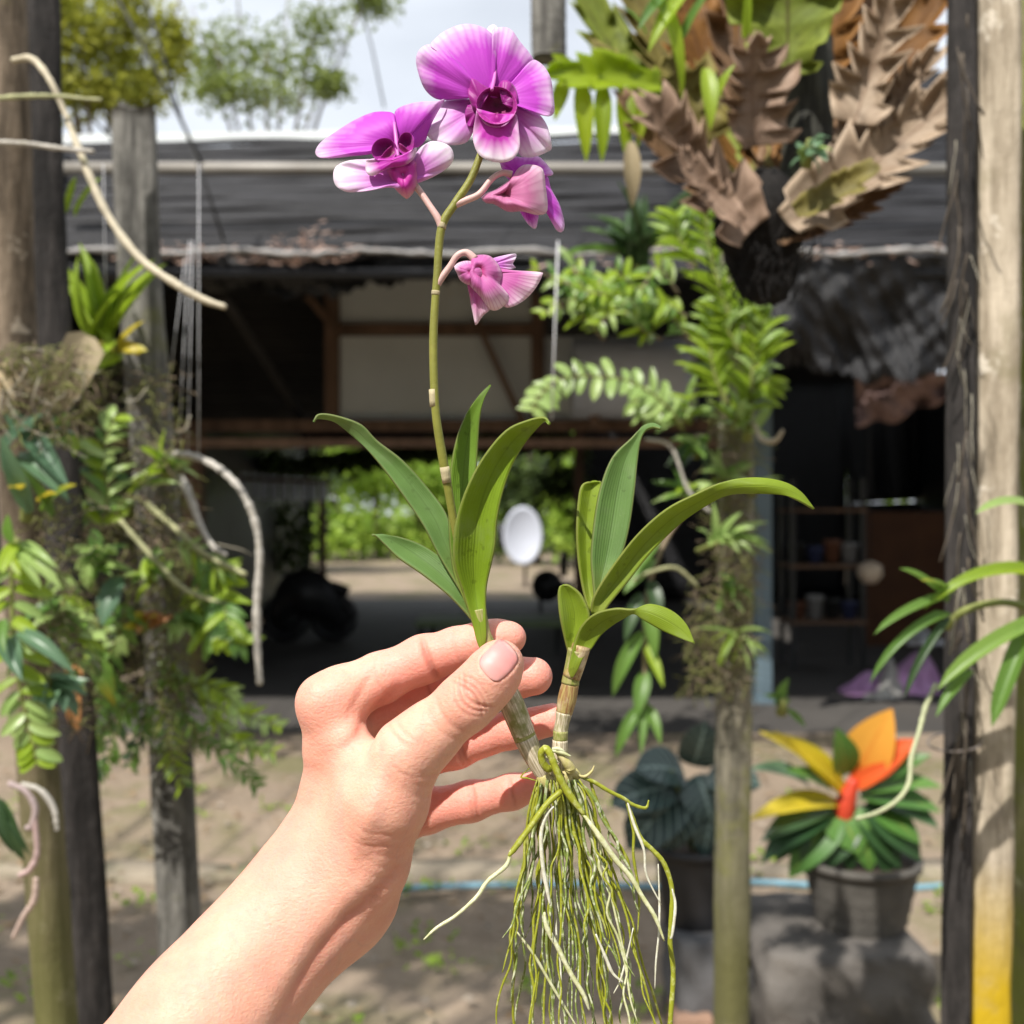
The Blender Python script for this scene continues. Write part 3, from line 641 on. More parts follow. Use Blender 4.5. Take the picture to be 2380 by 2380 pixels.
for k, (pts, lab) in enumerate((([(470,1300),(500,1340),(520,1400),(530,1470)], 'leafy shoot below the grey aerial root'), ([(450,1350),(470,1420),(500,1480),(570,1500)], 'leafy shoot reaching right from the grey post'), ([(440,1620),(500,1640),(580,1665),(655,1690)], 'feathery bright shoot pointing right beneath the aerial root'), ([(430,1600),(480,1590),(530,1620),(560,1660)], 'upper feathery shoot on the grey post'), ([(470,1640),(520,1700),(580,1740),(640,1745)], 'lower feathery shoot on the grey post'), ([(420,1620),(450,1700),(540,1770),(600,1830)], 'dark thin shoot drooping below the feathery ones'))):
    sprig(lab, pts, 1.62, 11 if k < 2 else 15, (56, 84) if k < 2 else (34, 54), 26 if k < 2 else 12, [midl[0], ova[0], midb[0]] if k < 2 else ([ls(lm_b,'lance',.3), ls(lm_p,'lance',.2)] if k < 5 else midl), seed=20 + k, rad=3.5, both=True, fwd=.8, d1=1.5)
for k, (pts, lab) in enumerate((([(300,1600),(280,1680),(250,1760),(230,1800)], 'fine dark shoot hanging left of the grey post'), ([(340,1620),(330,1700),(300,1780)], 'short dark shoot hanging in front of the grey post'), ([(260,1560),(230,1640),(220,1740)], 'dark shoot hanging beside the yellow-tipped leaf'))):
    sprig(lab, pts, 1.66, 12, (36, 56), 13, [ls(lm_g,'lance',.3), ls(lm_d,'lance',.3), midl[0]], seed=30 + k, rad=3, fwd=.7)
t = empty('epiphyte', P(20,1900,1.15), 'dark pointed leaves at the lower left edge', 'plant', 'small plants growing on the posts')
for p0, p1, w_ in (((0,1860),(50,2010),44),((-10,1850),(20,1990),36),((0,1870),(70,1990),20)): lpx(t, ls(lm_d,'lance',.6), p0, p1, 1.15, 1.13, w_)
aroot('long pale root arching down across the flat-topped post', [(30,140,1.28,9),(75,138,1.27,10),(115,185,1.26,9),(150,260,1.26,8),(185,350,1.25,10),(245,490,1.24,11),(320,595,1.23,11),(400,655,1.22,11),(470,695,1.22,10),(525,714,1.22,8)], plain('root_buff', (.50,.44,.32), .6, .2, 60, dirt=((.25,.27,.10),.58)))
aroot('thin straight root with green tip near the top left', [(-20,230,1.24,8),(60,224,1.24,7),(140,224,1.24,6),(200,230,1.23,5),(236,232,1.23,5)], m_arootg)
aroot('second thin straight root below it at the left', [(-20,330,1.24,7),(60,334,1.24,7),(140,345,1.24,7),(218,352,1.23,6)])
aroot('thick grey knobbly root arching over and hanging straight down', [(405,1056,1.56,9),(450,1060,1.54,9),(510,1090,1.52,10),(560,1140,1.5,10),(592,1210,1.5,10),(603,1290,1.5,10),(597,1400,1.5,10),(598,1500,1.5,10),(604,1592,1.5,8)], wob=.16)
aroot('short grey root pointing down right of the grey post', [(418,1110,1.58,12),(440,1150,1.56,11),(465,1220,1.55,9),(495,1270,1.54,8),(525,1292,1.54,7)], wob=.14)
aroot('olive root slanting down to the right of the grey post', [(340,1170,1.58,8),(410,1230,1.56,8),(480,1290,1.55,8),(572,1336,1.54,7)], m_arootg)
aroot('second olive root slanting lower across the grey post', [(280,1210,1.56,7),(350,1290,1.55,8),(430,1370,1.54,7),(540,1410,1.54,6)], m_arootg)
aroot('looping purplish root at the lower left', [(20,1820,1.2,8),(60,1840,1.2,8),(82,1880,1.2,9),(72,1920,1.2,8),(60,1925,1.2,7)], plain('root_mauve', (.36,.28,.27), .7, .25, 60))
aroot('grey looping root over the mossy post', [(50,1822,1.22,7),(95,1838,1.22,8),(125,1880,1.22,8),(132,1930,1.22,6)])
aroot('pinkish root hanging down the left of the mossy post', [(80,1900,1.2,8),(86,1980,1.2,8),(70,2020,1.2,9),(45,2035,1.2,7)], plain('root_pinkish', (.44,.31,.29), .7, .25, 60))
aroot('lower pinkish root hanging beside the mossy post', [(84,2040,1.2,7),(80,2090,1.2,9),(55,2130,1.2,8),(30,2180,1.2,5)], plain('root_pinkish_brown', (.42,.31,.26), .7, .25, 60))
for k, (lab, b_, d_, n_l, Lr_, w_, mn, ms) in enumerate((
  ('small bright leaf clump on the grey post level with the thick grey root', (385,1090), 1.58, 9, (50,90), 24, (.2,-.6,.5), 'b'),
  ('pale leaf clump on the left posts just under the tan dried leaf', (150,1010), 1.4, 8, (70,120), 32, (.1,-.6,.2), 'p'),
  ('green leaf clump in the middle of the left posts', (230,1290), 1.5, 9, (60,110), 34, (.1,-.6,.2), 'g'),
  ('bright leaf clump right of the broad oval leaf', (345,1330), 1.56, 10, (50,90), 22, (.3,-.6,.2), 'b'),
  ('leaf clump under the olive roots on the grey post', (420,1440), 1.56, 9, (60,100), 26, (.4,-.5,-.2), 'g'),
  ('bluish leaf clump low on the mossy left post', (110,1590), 1.24, 6, (70,120), 40, (.3,-.6,-.2), 'u'),
  ('leaf clump hanging over the mossy left post', (150,1420), 1.3, 7, (60,110), 34, (.2,-.6,-.4), 'g'),
  ('bright moss-like leaf clump low on the grey post', (400,1580), 1.6, 16, (35,70), 14, (.3,-.5,.1), 'b'),
  ('dark leaf clump behind the bluish orchid at the left edge', (90,1000), 1.34, 8, (70,130), 36, (0,-.4,.5), 'd'),
  ('long narrow leaves at the left edge beside the tan leaf', (20,860), 1.26, 7, (80,150), 12, (.4,-.4,-.6), 't'),
  ('small yellowish leaf clump beside the second olive root', (330,1440), 1.55, 7, (40,70), 26, (.1,-.6,.1), 'y'))):
    n_l = int(n_l * 1.5)
    MS = {'b': midb + ova, 'p': pal + midb, 'g': midl + pal, 'u': blu, 'd': [ls(lm_d,'lance',.5), midl[0], blu[0]], 't': [ls(lm_t,'strap',.5), ls(lm_t,'lance',.4)], 'y': [ls(lm_y,'oval',.3), ova[0], ls(lm_o,'lance',.4)]}[ms]
    tuft(lab, b_, d_, n_l, Lr_, w_, mn, .6, MS, seed=300 + k)
# ---- fibres and moss on the posts
def fibres(name, label, boxes, n, mat, seed, rad=(1.0, 2.2), L_=(25, 90), ar=2.4):
    r = random.Random(seed); mb = MB()
    for k in range(n):
        x0, y0, x1, y1, d = r.choice(boxes); px, py = r.uniform(x0, x1), r.uniform(y0, y1); ln = r.uniform(*L_); a = r.uniform(-ar, ar)
        pts = []; dd = d + r.uniform(-.05, .03)
        for i in range(6):
            pts.append(P(px, py, dd)); a += r.gauss(0, .45 if ar > 1 else .12); px += math.sin(a) * ln / 5; py += (math.cos(a) * .8 + .3) * ln / 5; dd += r.gauss(0, .006)
        mb.tube(pts, S(r.uniform(*rad), d), 3)
    return tag(mb.build(name, mat), label, 'fibres', kind='stuff')
m_fib = plain('fibre_brown', (.17, .13, .085), .9, .5, 30); m_fib2 = plain('fibre_moss', (.19, .20, .06), .9, .4, 30); m_fib3 = plain('fibre_pale', (.33, .30, .23), .9, .3, 30)
LB = [(200,850,420,1250,1.64),(180,1200,440,1650,1.62),(0,800,200,1000,1.26),(60,1150,220,1700,1.3),(250,1000,450,1600,1.6)]
fibres('root_fibres', 'brown tangled root fibres wrapped round the left posts', LB, 1100, m_fib, 1, (.8, 1.8), (20, 70))
fibres('moss', 'olive moss and fine roots on the left posts', LB + [(350,1300,480,1750,1.6)], 1500, m_fib2, 2, (.8, 1.8), (20, 60))
fibres('pale_root_fibres', 'pale wiry roots on the left posts', LB + [(0,830,120,960,1.22)], 50, m_fib3, 3, (1.0, 2.0), (60, 150))
RB = [(1640,950,1745,1560,1.90),(1665,900,1755,1400,1.89),(1600,1360,1740,1600,1.89)]
fibres('root_fibres', 'brown root fibres on the thin mossy right post', RB, 380, m_fib, 4, (.8, 1.8), (20, 70))
fibres('moss', 'yellowish moss strands on the thin mossy right post', RB, 520, m_fib2, 5, (.8, 1.8), (20, 60))
fibres('pale_root_fibres', 'pale roots netted over the sunlit right post', [(2330,200,2380,1500,1.28),(2210,100,2260,1900,1.15)], 50, m_fib3, 6, (.8, 1.6), (60, 160), .25)
fibres('dark_root_fibres', 'dark vine-like roots climbing the shaded-side strip', [(2222,0,2250,1900,1.16)], 34, plain('fibre_dark', (.10,.08,.06), .9, .4, 30), 7, (1.5, 3.5), (90, 220), .12)
# ---- right group on the thin mossy post
for k, (pts, lab, nl) in enumerate((([(1745,960),(1748,860),(1750,760),(1758,680)], 'upright bright leafy shoot at the top of the thin mossy post', 12), ([(1700,760),(1670,660),(1645,560),(1640,490)], 'tall bright leafy shoot leaning left under the basket fern', 11), ([(1760,860),(1765,800),(1770,720)], 'short bright shoot right of the thin mossy post', 8), ([(1720,820),(1690,760),(1700,690)], 'dense leafy shoot in front of the thin mossy post', 9), ([(1690,940),(1660,870),(1650,800),(1660,740)], 'bright shoot left of the dense one on the thin mossy post', 9), ([(1700,1000),(1730,930),(1790,880)], 'short shoot bending right below the bright ones', 7), ([(1620,620),(1580,560),(1570,500)], 'small bright shoot behind the tall one under the basket fern', 7))):
    sprig(lab, pts, 1.80, int(nl * 1.6), (58, 100), 15, [ls(lm_b,'strap',.6), ls(lm_b,'strap',.3), ls(lm_p,'strap',.8)], seed=50 + k, rad=6, fwd=.7)
sprig('arching stem of pale oval leaflets left of the thin mossy post', [(1585,990),(1540,935),(1470,890),(1390,875),(1310,880),(1260,915),(1235,960)], 1.82, 14, (44,66), 26, [ls(lm_p,'oval',.3), ls(lm_p,'lance',.3)], seed=60, rad=4, fwd=.35, d1=1.7)
sprig('short leaf stem reaching down left to the arching one', [(1590,1000),(1540,960),(1500,940),(1470,930)], 1.84, 5, (46,66), 28, pal, seed=61, rad=4, fwd=.5)
for k in range(9):
    x0, y0 = 1610 - 30 * k + rng.uniform(-30, 30), 790 - 18 * (k % 3) * 3
    pts = [(x0, y0), (x0 - 50, y0 - 60 + 30 * (k % 2)), (x0 - 110 + 10 * k, y0 - 90 + 40 * (k % 3)), (x0 - 150, y0 - 60 + 30 * (k % 2))]
    sprig('leafy twig in the tangle left of the bright shoots, number %s from the post' % ('first', 'second', 'third', 'fourth', 'fifth', 'sixth', 'seventh', 'eighth', 'ninth')[k], pts, 2.0, 10, (38, 66), 17, [midl[0], midb[0], ova[0], pal[1]], seed=70 + k, rad=3.5, fwd=.6, both=True, mat=m_twigb, d1=1.9)
tuft('dark grassy tuft behind the flowers at the right', (1480,620), 2.25, 22, (130,260), 20, (-.1,-.2,.9), .6, drk, seed=80)
t = empty('epiphyte', P(1500,1400,1.85), 'drooping cluster of mid-green leaves left of the thin mossy post', 'plant', 'small plants growing on the posts')
for p0, p1, w_, me in (((1495,1470),(1400,1615),40,midl[1]),((1500,1560),(1480,1660),44,midl[0]),((1490,1640),(1415,1755),34,midl[1]),((1500,1620),(1490,1750),26,midl[2]),((1505,1640),(1540,1720),30,midl[0]),((1500,1400),(1530,1530),40,midl[0]),((1490,1380),(1450,1480),38,ls(lm_d,'lance',.5)),((1520,1300),(1450,1360),44,midl[0]),((1510,1350),(1540,1440),40,ls(lm_d,'lance',.5)),((1530,1250),(1470,1330),36,midl[2]),((1500,1500),(1545,1590),30,midb[0])):
    lpx(t, me, p0, p1, 1.85, 1.8, w_)
pxtube('stem', [(1600,1180,1.9,6),(1545,1260,1.87,6),(1505,1380,1.85,6),(1498,1520,1.85,5),(1497,1660,1.84,4)], m_twigb, t)
t = empty('epiphyte', P(1660,1270,1.8), 'pale fern-like leaf fan on the thin mossy post', 'plant', 'small plants growing on the posts')
for k in range(13):
    a = k / 12; lpx(t, pal[1], (1650 + 50 * a, 1262 - 12 * a), (1640 + 160 * a, 1215 + 75 * math.sin(k * 2.3) * .6 + 20 * a), 1.8, 1.76, 22)
pxtube('stem', [(1620,1280,1.85,6),(1660,1265,1.81,6),(1720,1250,1.8,4)], m_twig, t)
tuft('dark leafy clump on the thin mossy post, mid height', (1620,1040), 1.9, 12, (60,120), 34, (-.4,-.5,-.1), .6, [ls(lm_d,'lance',.5), midl[0], pal[1]], seed=81)
tuft('small leaves at the foot of the root tangle on the thin mossy post', (1820,1640), 1.85, 4, (50,90), 26, (0,-.2,.6), .6, [midl[2], midl[0]], seed=82)
tuft('pale strap leaves beside the thin mossy post', (1740,1000), 1.82, 8, (70,130), 24, (.3,-.5,.1), .7, pal, seed=83)
aroot('curved buff root hooking right of the thin mossy post', [(1752,985,1.8,6),(1770,1020,1.78,7),(1800,1025,1.76,7),(1820,1000,1.75,5)], plain('root_buff_hook', (.42,.36,.26), .7, .2, 60))
aroot('thin grey root reaching left from the thin mossy post', [(1620,1360,1.84,5),(1570,1320,1.83,5),(1510,1330,1.82,5),(1470,1350,1.82,4)], m_arootg)
aroot('pale root crossing the tangle of the thin mossy post', [(1650,1190,1.82,5),(1600,1140,1.82,5),(1560,1040,1.82,5),(1500,1020,1.82,4)])
for k, (lab, b_, n_l, Lr_, w_, mn, ms) in enumerate((
  ('loose pale leaves on the thin mossy post above the fern-like fan', (1680,1120), 12, (45,90), 18, (-.2,-.6,.3), pal + midb),
  ('loose green leaves left of the thin mossy post above the drooping cluster', (1600,1140), 12, (50,95), 22, (-.5,-.5,.2), midl + midb),
  ('small leaves right of the thin mossy post beside the steel post', (1750,1130), 9, (40,80), 16, (.4,-.5,.2), midb + pal),
  ('loose leaves on the thin mossy post below the fern-like fan', (1690,1360), 11, (45,85), 16, (-.1,-.6,-.2), pal + midl),
  ('narrow yellowish leaves on the thin mossy post near the root tangle', (1710,1480), 14, (50,110), 7, (-.1,-.5,-.3), [ls(lm_b,'strap',.6), ls(lm_p,'strap',.5)]),
  ('leafy clump at the top of the arching leaflet stem', (1600,960), 12, (45,85), 20, (-.4,-.5,.3), midb + ova))):
    tuft(lab, b_, 1.86, n_l, Lr_, w_, mn, .6, ms, seed=400 + k)
for k, (lab, pts, d_, nl, Lr_, w_, ms) in enumerate((
  ('bright leafy stem climbing between the left posts', [(230,1250),(250,1150),(240,1050),(270,960)], 1.56, 9, (50,85), 24, ova + midb),
  ('leafy stem drooping left of the grey post below the olive roots', [(300,1380),(280,1460),(250,1540),(260,1620)], 1.54, 10, (45,75), 22, midl + pal),
  ('pale leafy stem drooping in front of the dark left post', [(130,1300),(150,1400),(180,1500),(170,1590)], 1.3, 11, (50,80), 24, pal + ova),
  ('fine-leaved stem reaching right below the short grey root', [(400,1260),(450,1280),(500,1320),(540,1330)], 1.55, 9, (40,70), 14, midb),
  ('fine feathery stem hanging from the foot of the grey post plants', [(370,1600),(390,1680),(400,1760),(430,1830)], 1.62, 13, (34,60), 11, midb + [ls(lm_b,'lance',.3)]),
  ('fern-like stem spreading left at the foot of the plants', [(330,1610),(280,1650),(230,1710),(180,1750)], 1.6, 13, (36,64), 11, midl + [ls(lm_p,'lance',.3)]))):
    sprig(lab, pts, d_, nl, Lr_, w_, ms, seed=500 + k, rad=4, fwd=.6)
# ---- plants on the sunlit right post
t = empty('epiphyte', P(2400,1480,1.08), 'strap-leaved orchid on the sunlit right post, one leaf with an orange spot', 'plant', 'small plants growing on the posts')
lm_s = leafmat('leaf_spotted', (.12,.22,.03), (.19,.30,.05), .35, spot=((.55,.25,.02), 38, .70))
for p0, p1, w_, me in (((2410,1340),(2150,1320),38,ls(lm_b,'strap',.7)),((2430,1450),(2170,1560),48,ls(lm_s,'strap',.35)),((2400,1180),(2280,1150),34,ls(lm_p,'strap',.5)),((2400,1440),(2300,1680),44,ls(lm_g,'strap',.2)),((2210,1430),(2000,1530),26,ls(lm_g,'strap',.6)),((2210,1390),(2030,1445),26,ls(lm_g,'strap',.3)),((2200,1400),(2110,1300),22,ls(lm_g,'strap',.3)),((2215,1380),(2150,1330),20,ls(lm_yt,'lance',.3)),((2260,1560),(2170,1640),34,ls(lm_g,'lance',.5)),((2210,1440),(2090,1600),22,ls(lm_d,'strap',.4))):
    lpx(t, me, p0, p1, 1.08, 1.05, w_, (-.1,-.45,.9))
pxtube('stem', [(2200,1460,1.12,9),(2240,1420,1.1,9),(2330,1400,1.1,9),(2420,1420,1.1,10)], m_twig, t)
aroot('greenish white root curling in front of the orange-leaved pot plant', [(2175,1590,1.1,6),(2152,1640,1.08,7),(2136,1700,1.07,6),(2118,1760,1.06,7),(2112,1820,1.05,6.5),(2085,1860,1.04,6.5),(2040,1888,1.04,6),(1990,1903,1.03,5)], plain('root_greenwhite', (.36,.38,.22), .6, .2, 60))
# ================================================================ basket fern
def fern_mat(name, c1, c2, tr, vein, rough=.6):
    m = NT(name); x, y, _ = m.sep('UV'); v = m.coord('Object')
    n1 = m.noise(v, 22, 5, .6); k = m.ramp(n1, [(.3, c1), (.72, c2)])
    ax = m.math('ABSOLUTE', m.math('SUBTRACT', x, .5)); rib = m.ramp(ax, [(0.0, 1.0), (.03, 0.0)])
    vv = m.math('SINE', m.math('MULTIPLY', m.math('SUBTRACT', y, m.math('MULTIPLY', ax, .55)), 62)); ve = m.ramp(vv, [(.93, 0.0), (1.0, 1.0)])
    n6 = m.noise(v, 60, 5, .7); k = m.mix(m.ramp(n6, [(.52, 0.0), (.68, .7)]), k, tuple(q * .5 for q in c1))
    k = m.mix(m.ramp(ax, [(.34, 0.0), (.5, .55)]), k, tuple(min(1, q * 1.5) for q in c2))
    k = m.mix(m.math('MULTIPLY', m.math('MAXIMUM', rib, m.math('MULTIPLY', ve, .6)), .8), k, vein)
    m.base(k, rough, .3); m.bump(m.math('ADD', rib, m.math('ADD', m.math('MULTIPLY', ve, .5), n1)), .4, .003); m.translucent(k, tr); return m.m
fm_br = fern_mat('frond_brown', (.15,.085,.04), (.28,.17,.095), .35, (.17,.085,.04))
fm_pk = fern_mat('frond_grey_brown', (.22,.145,.10), (.36,.25,.18), .25, (.20,.12,.08))
fm_or = fern_mat('frond_rust', (.20,.09,.025), (.36,.18,.05), .5, (.14,.06,.02))
fm_gr = fern_mat('frond_green', (.16,.22,.03), (.27,.32,.05), .45, (.08,.05,.02))
fm_tan = fern_mat('frond_tan', (.28,.20,.135), (.52,.41,.30), .3, (.26,.16,.10))
fm_ol = fern_mat('frond_olive', (.14,.12,.035), (.26,.22,.06), .3, (.14,.10,.03))
def frond(parent, p0, p1, d0, d1, wpx, mat, lobes=6, deep=.5, bow=.12, nrm=(0,-1,.15), solid=.3, name='frond', seed=0, side=0.0):
    """lobed oak-leaf frond from base p0 to tip p1; lobes point forward"""
    r = random.Random(seed); a, b = P(p0[0], p0[1], d0), P(p1[0], p1[1], d1); T = b - a; Ln = T.length; T.normalize()
    sd = T.cross(Vector(nrm)).normalized(); nn = sd.cross(T); W_ = S(wpx, (d0 + d1) / 2) / 2
    N_, K = 52, 6; v, u, f = [], [], []
    jig = [[r.uniform(.62, 1.22) for _ in range(lobes + 2)] for _ in (0, 1)]
    for i in range(N_ + 1):
        t = i / N_; env = (math.sin(math.pi * min(1, t * .8 + .14)) ** .7) * (1 if t < .93 else max(.05, 1 - (t - .93) / .07 * .9))
        for sgn, jg in ((-1, jig[0]), (1, jig[1])):
            for j in range(K if sgn < 0 else K - 1):
                s = (1 - j / (K - 1)) if sgn < 0 else (j + 1) / (K - 1)
                ph = max(0, t * lobes + .4 * (sgn > 0) + .3 * math.sin(t * 9 + seed * 2 + sgn)); fr = ph - math.floor(ph); lb = jg[min(lobes + 1, int(ph))]
                dp = deep * max(0, min(1, (t - solid * .4) / .25))
                tooth = 1 - dp * (1 - fr ** .75)
                fwd = .5 * s * dp * fr
                w_ = W_ * env * lb * tooth * s
                h = bow * Ln * math.sin(math.pi * t * .9) + .42 * W_ * s * s * env + .09 * W_ * s * math.sin(11 * t + s * 4 + seed) + .05 * W_ * s * math.sin(29 * t + seed)
                v.append(a + T * Ln * (t + fwd * .35 * s) + sd * sgn * w_ * (1 + side * sgn) + nn * (h - .3 * bow * Ln)); u.append((.5 + sgn * s * .5, t))
    Wd = 2 * K - 1
    for i in range(N_):
        for j in range(Wd - 1): f.append((i*Wd + j, i*Wd + j + 1, (i+1)*Wd + j + 1, (i+1)*Wd + j))
    return obj(name, v, f, mat, parent, uv=u, thick=.0012)
BF = 1.30
fern = empty('basket_fern', P(1790, 640, BF), 'large hanging basket fern with brown lobed nest fronds above a black root mass', 'fern')
m_blackroot = plain('black_root_mass', (.009,.007,.006), .95, .6, 30, bump=1.0, bscale=70)
rb = []; rf = []; n_ = 26
prof = [(560,60),(500,0)]
for i, (py, w_) in enumerate([(395,40),(430,80),(480,104),(520,106),(560,92),(600,78),(650,66),(690,48),(705,18)]):
    for k in range(n_):
        a = 2 * math.pi * k / n_; cx = 1770 if py < 600 else 1775
        rr = w_ * (1 + .14 * math.sin(5 * a + i) + .1 * math.sin(11 * a + 2 * i)); rb.append(P(cx + rr * math.cos(a), py + 8 * math.sin(3 * a + i), BF + S(rr, BF) * math.sin(a)))
for i in range(8):
    for k in range(n_): rf.append((i*n_ + k, (i+1)*n_ + k, (i+1)*n_ + (k+1) % n_, i*n_ + (k+1) % n_))
rf.append(tuple(range(n_))); rf.append(tuple(8*n_ + k for k in range(n_ - 1, -1, -1)))
obj('root_mass', rb, rf, m_blackroot, fern)
mbf = MB(); r_ = random.Random(4)
for k in range(240):
    px, py = r_.gauss(1772, 62), r_.uniform(440, 640); pts = []; dd = BF - .05 + r_.uniform(-.02, .1)
    for i in range(5): pts.append(P(px, py, dd)); px += r_.gauss(0, 10) + (1772 - px) * .1; py += r_.uniform(8, 26)
    mbf.tube(pts, S(r_.uniform(1.5, 3), BF), 3)
rr_ = mbf.build('hanging_rootlets', m_blackroot, fern); rr_['kind'] = 'stuff'
wpost('hanging_branch', [(1878,90,BF+.02),(1880,260,BF+.02),(1868,420,BF+.02)], 112, wood_mat('mossy_black_wood', (.03,.03,.026), (.09,.09,.07), (.06,.07,.03), .5, (.42,.42,.33), .66), 'dark lichen-spotted branch stub rising out of the basket fern', 'branch', seed=20, amp=.04, to_ground=False, seg=30)
FR = [  # (base, tip, d0, d1, width, mat, lobes, deep): the back fan, then the front fan
 ((1740,470),(1330,-40),BF+.06,BF+.16,170,fm_gr,9,.45),((1750,440),(1440,-110),BF+.07,BF+.16,190,fm_ol,9,.45),((1760,420),(1560,-150),BF+.08,BF+.15,200,fm_or,9,.4),
 ((1780,400),(1690,-170),BF+.09,BF+.14,210,fm_br,9,.4),((1800,400),(1960,-180),BF+.09,BF+.14,220,fm_or,9,.4),((1810,430),(2090,-130),BF+.08,BF+.15,210,fm_br,9,.45),((1820,460),(2200,-40),BF+.07,BF+.15,190,fm_or,9,.4),
 ((1700,470),(1390,110),BF+.03,BF+.06,110,fm_ol,9,.5),((1690,490),(1440,220),BF+.01,BF+.01,96,fm_br,9,.5),((1830,180),(1830,-150),BF-.02,BF-.05,250,fm_gr,7,.12),
 ((1650,330),(1560,130),BF-.01,BF-.04,150,fm_ol,6,.45),((1760,340),(1752,90),BF-.02,BF-.06,240,fm_pk,7,.6),((1985,290),(2078,-20),BF-.03,BF-.06,190,fm_tan,8,.66),((1960,350),(2180,120),BF-.01,BF-.03,140,fm_tan,8,.6),
 ((1830,530),(2295,150),BF-.05,BF-.05,190,fm_tan,11,.55),((1740,540),(1500,225),BF-.06,BF-.11,210,fm_pk,8,.6),((1850,500),(2040,380),BF-.08,BF-.09,90,fm_ol,6,.3),((1720,520),(1590,350),BF-.09,BF-.11,90,fm_pk,6,.5),((1800,560),(2100,420),BF-.03,BF-.02,80,fm_br,8,.5)]
for k, (a, b, d0, d1, w_, mm, lo_, dp) in enumerate(FR): frond(fern, a, b, d0, d1, w_, mm, lo_, dp, seed=k, bow=-.10, nrm=(.3 * (-1 if b[0] > 1790 else 1), -1, .1))
gf_ = empty('green_frond', P(1460,190,1.34), 'bright yellow-green lobed frond hanging left of the basket fern', 'fern')
frond(gf_, (1540,200), (1262,178), 1.36, 1.30, 120, leafmat('frond_bright', (.22,.33,.015), (.36,.46,.02), .55), 5, .3, seed=31, nrm=(0,-1,.25), bow=.05)
for (a, b, w_) in (((1350,190),(1366,362),52),((1400,195),(1402,364),48),((1450,200),(1458,352),50),((1312,185),(1290,268),44),((1495,210),(1485,332),40),((1330,170),(1290,120),40),((1400,170),(1380,110),36)):
    lpx(gf_, ls(bpy.data.materials['frond_bright'], 'lance', .4), a, b, 1.32, 1.30, w_, (0,-1,.3))
lpx(gf_, ls(lm_t, 'lance', .5), (1465,330), (1475,480), 1.3, 1.3, 46, (0,-1,.2))
t = empty('epiphyte', P(1480,60,1.2), 'bright narrow leaves arching in front of the basket fern', 'plant', 'small plants growing on the posts')
for p0, p1, w_, me in (((1500,-30),(1640,190),44,ls(lm_b,'lance',.7)),((1640,160),(1660,280),46,ls(lm_b,'lance',.5)),((1660,250),(1690,140),30,ls(lm_b,'lance',.6)),((1600,-20),(1500,90),46,ls(lm_b,'lance',.4)),((1500,80),(1460,0),30,ls(lm_g,'lance',.4)),((1590,90),(1640,-30),30,ls(lm_g,'strap',.3)),((1730,90),(1740,-40),22,ls(lm_b,'strap',.2)),((1560,-20),(1480,50),34,ls(lm_g,'lance',.3))): lpx(t, me, p0, p1, 1.2, 1.17, w_)
tuft('small silvery-leaved plant rooted on the basket fern', (1880,350), 1.2, 13, (40,80), 22, (0,-.7,.0), .8, [ls(lm_bl,'oval',.3), ls(lm_p,'lance',.4), ls(lm_bl,'lance',.5)], seed=90)
# ================================================================ pots, stones, hose
m_potg = plain('grey_pot', (.085,.078,.068), .8, .3, 12, bump=.4, bscale=60, dirt=((.17,.15,.12), .58)); m_potb = plain('black_pot', (.02,.02,.022), .45, .3, 12)
m_soil = plain('pot_soil', (.045,.032,.022), .95, .5, 30, bump=.8, bscale=60)
def pot(label, px, py_top, py_bot, d, rt, rb_, mat, ribs=0, group='flower pots'):
    a = P(px, py_top, d); b = P(px, py_bot, d); n = 40; prof = [(0, b.z, S(rb_*.6, d)), (0, b.z, S(rb_, d))]
    H = a.z - b.z
    for i in range(1, 13):
        t = i / 12; rr = rb_ + (rt - rb_) * t ** .8
        if ribs: rr += 2.2 * math.sin(t * ribs * 6.283)
        prof.append((0, b.z + H * .9 * t, S(rr, d)))
    prof += [(0, b.z + H*.9, S(rt*1.06, d)), (0, a.z, S(rt*1.08, d)), (0, a.z, S(rt*.96, d)), (0, a.z - H*.12, S(rt*.93, d))]
    v, f = [], []
    for _, z, rr in prof:
        for k in range(n): v.append((a.x + rr * math.cos(6.28318 * k / n), d + rr * math.sin(6.28318 * k / n), z))
    for i in range(len(prof) - 1):
        for k in range(n): f.append((i*n + k, i*n + (k+1) % n, (i+1)*n + (k+1) % n, (i+1)*n + k))
    f.append(tuple(range(n - 1, -1, -1))); o = obj('flower_pot', v, f, mat, None, origin=(a.x, d, b.z)); tag(o, label, 'flower pot', group)
    sv = [(a.x, d, a.z - H*.08)] + [(a.x + S(rt*.95, d)*math.cos(6.28318*k/n), d + S(rt*.95, d)*math.sin(6.28318*k/n), a.z - H*.1 + rng.uniform(-.004, .004)) for k in range(n)]
    obj('soil', sv, [(0, k + 1, (k + 1) % n + 1) for k in range(n)], m_soil, o); return o
PD = 3.05
pot('grey ribbed pot holding the orange-leaved plant', 2000, 1990, 2168, PD, 128, 92, m_potg, ribs=5)
pot('black plastic pot of the dark veined plant, behind the roots', 1615, 1960, 2150, 3.1, 92, 68, m_potb)
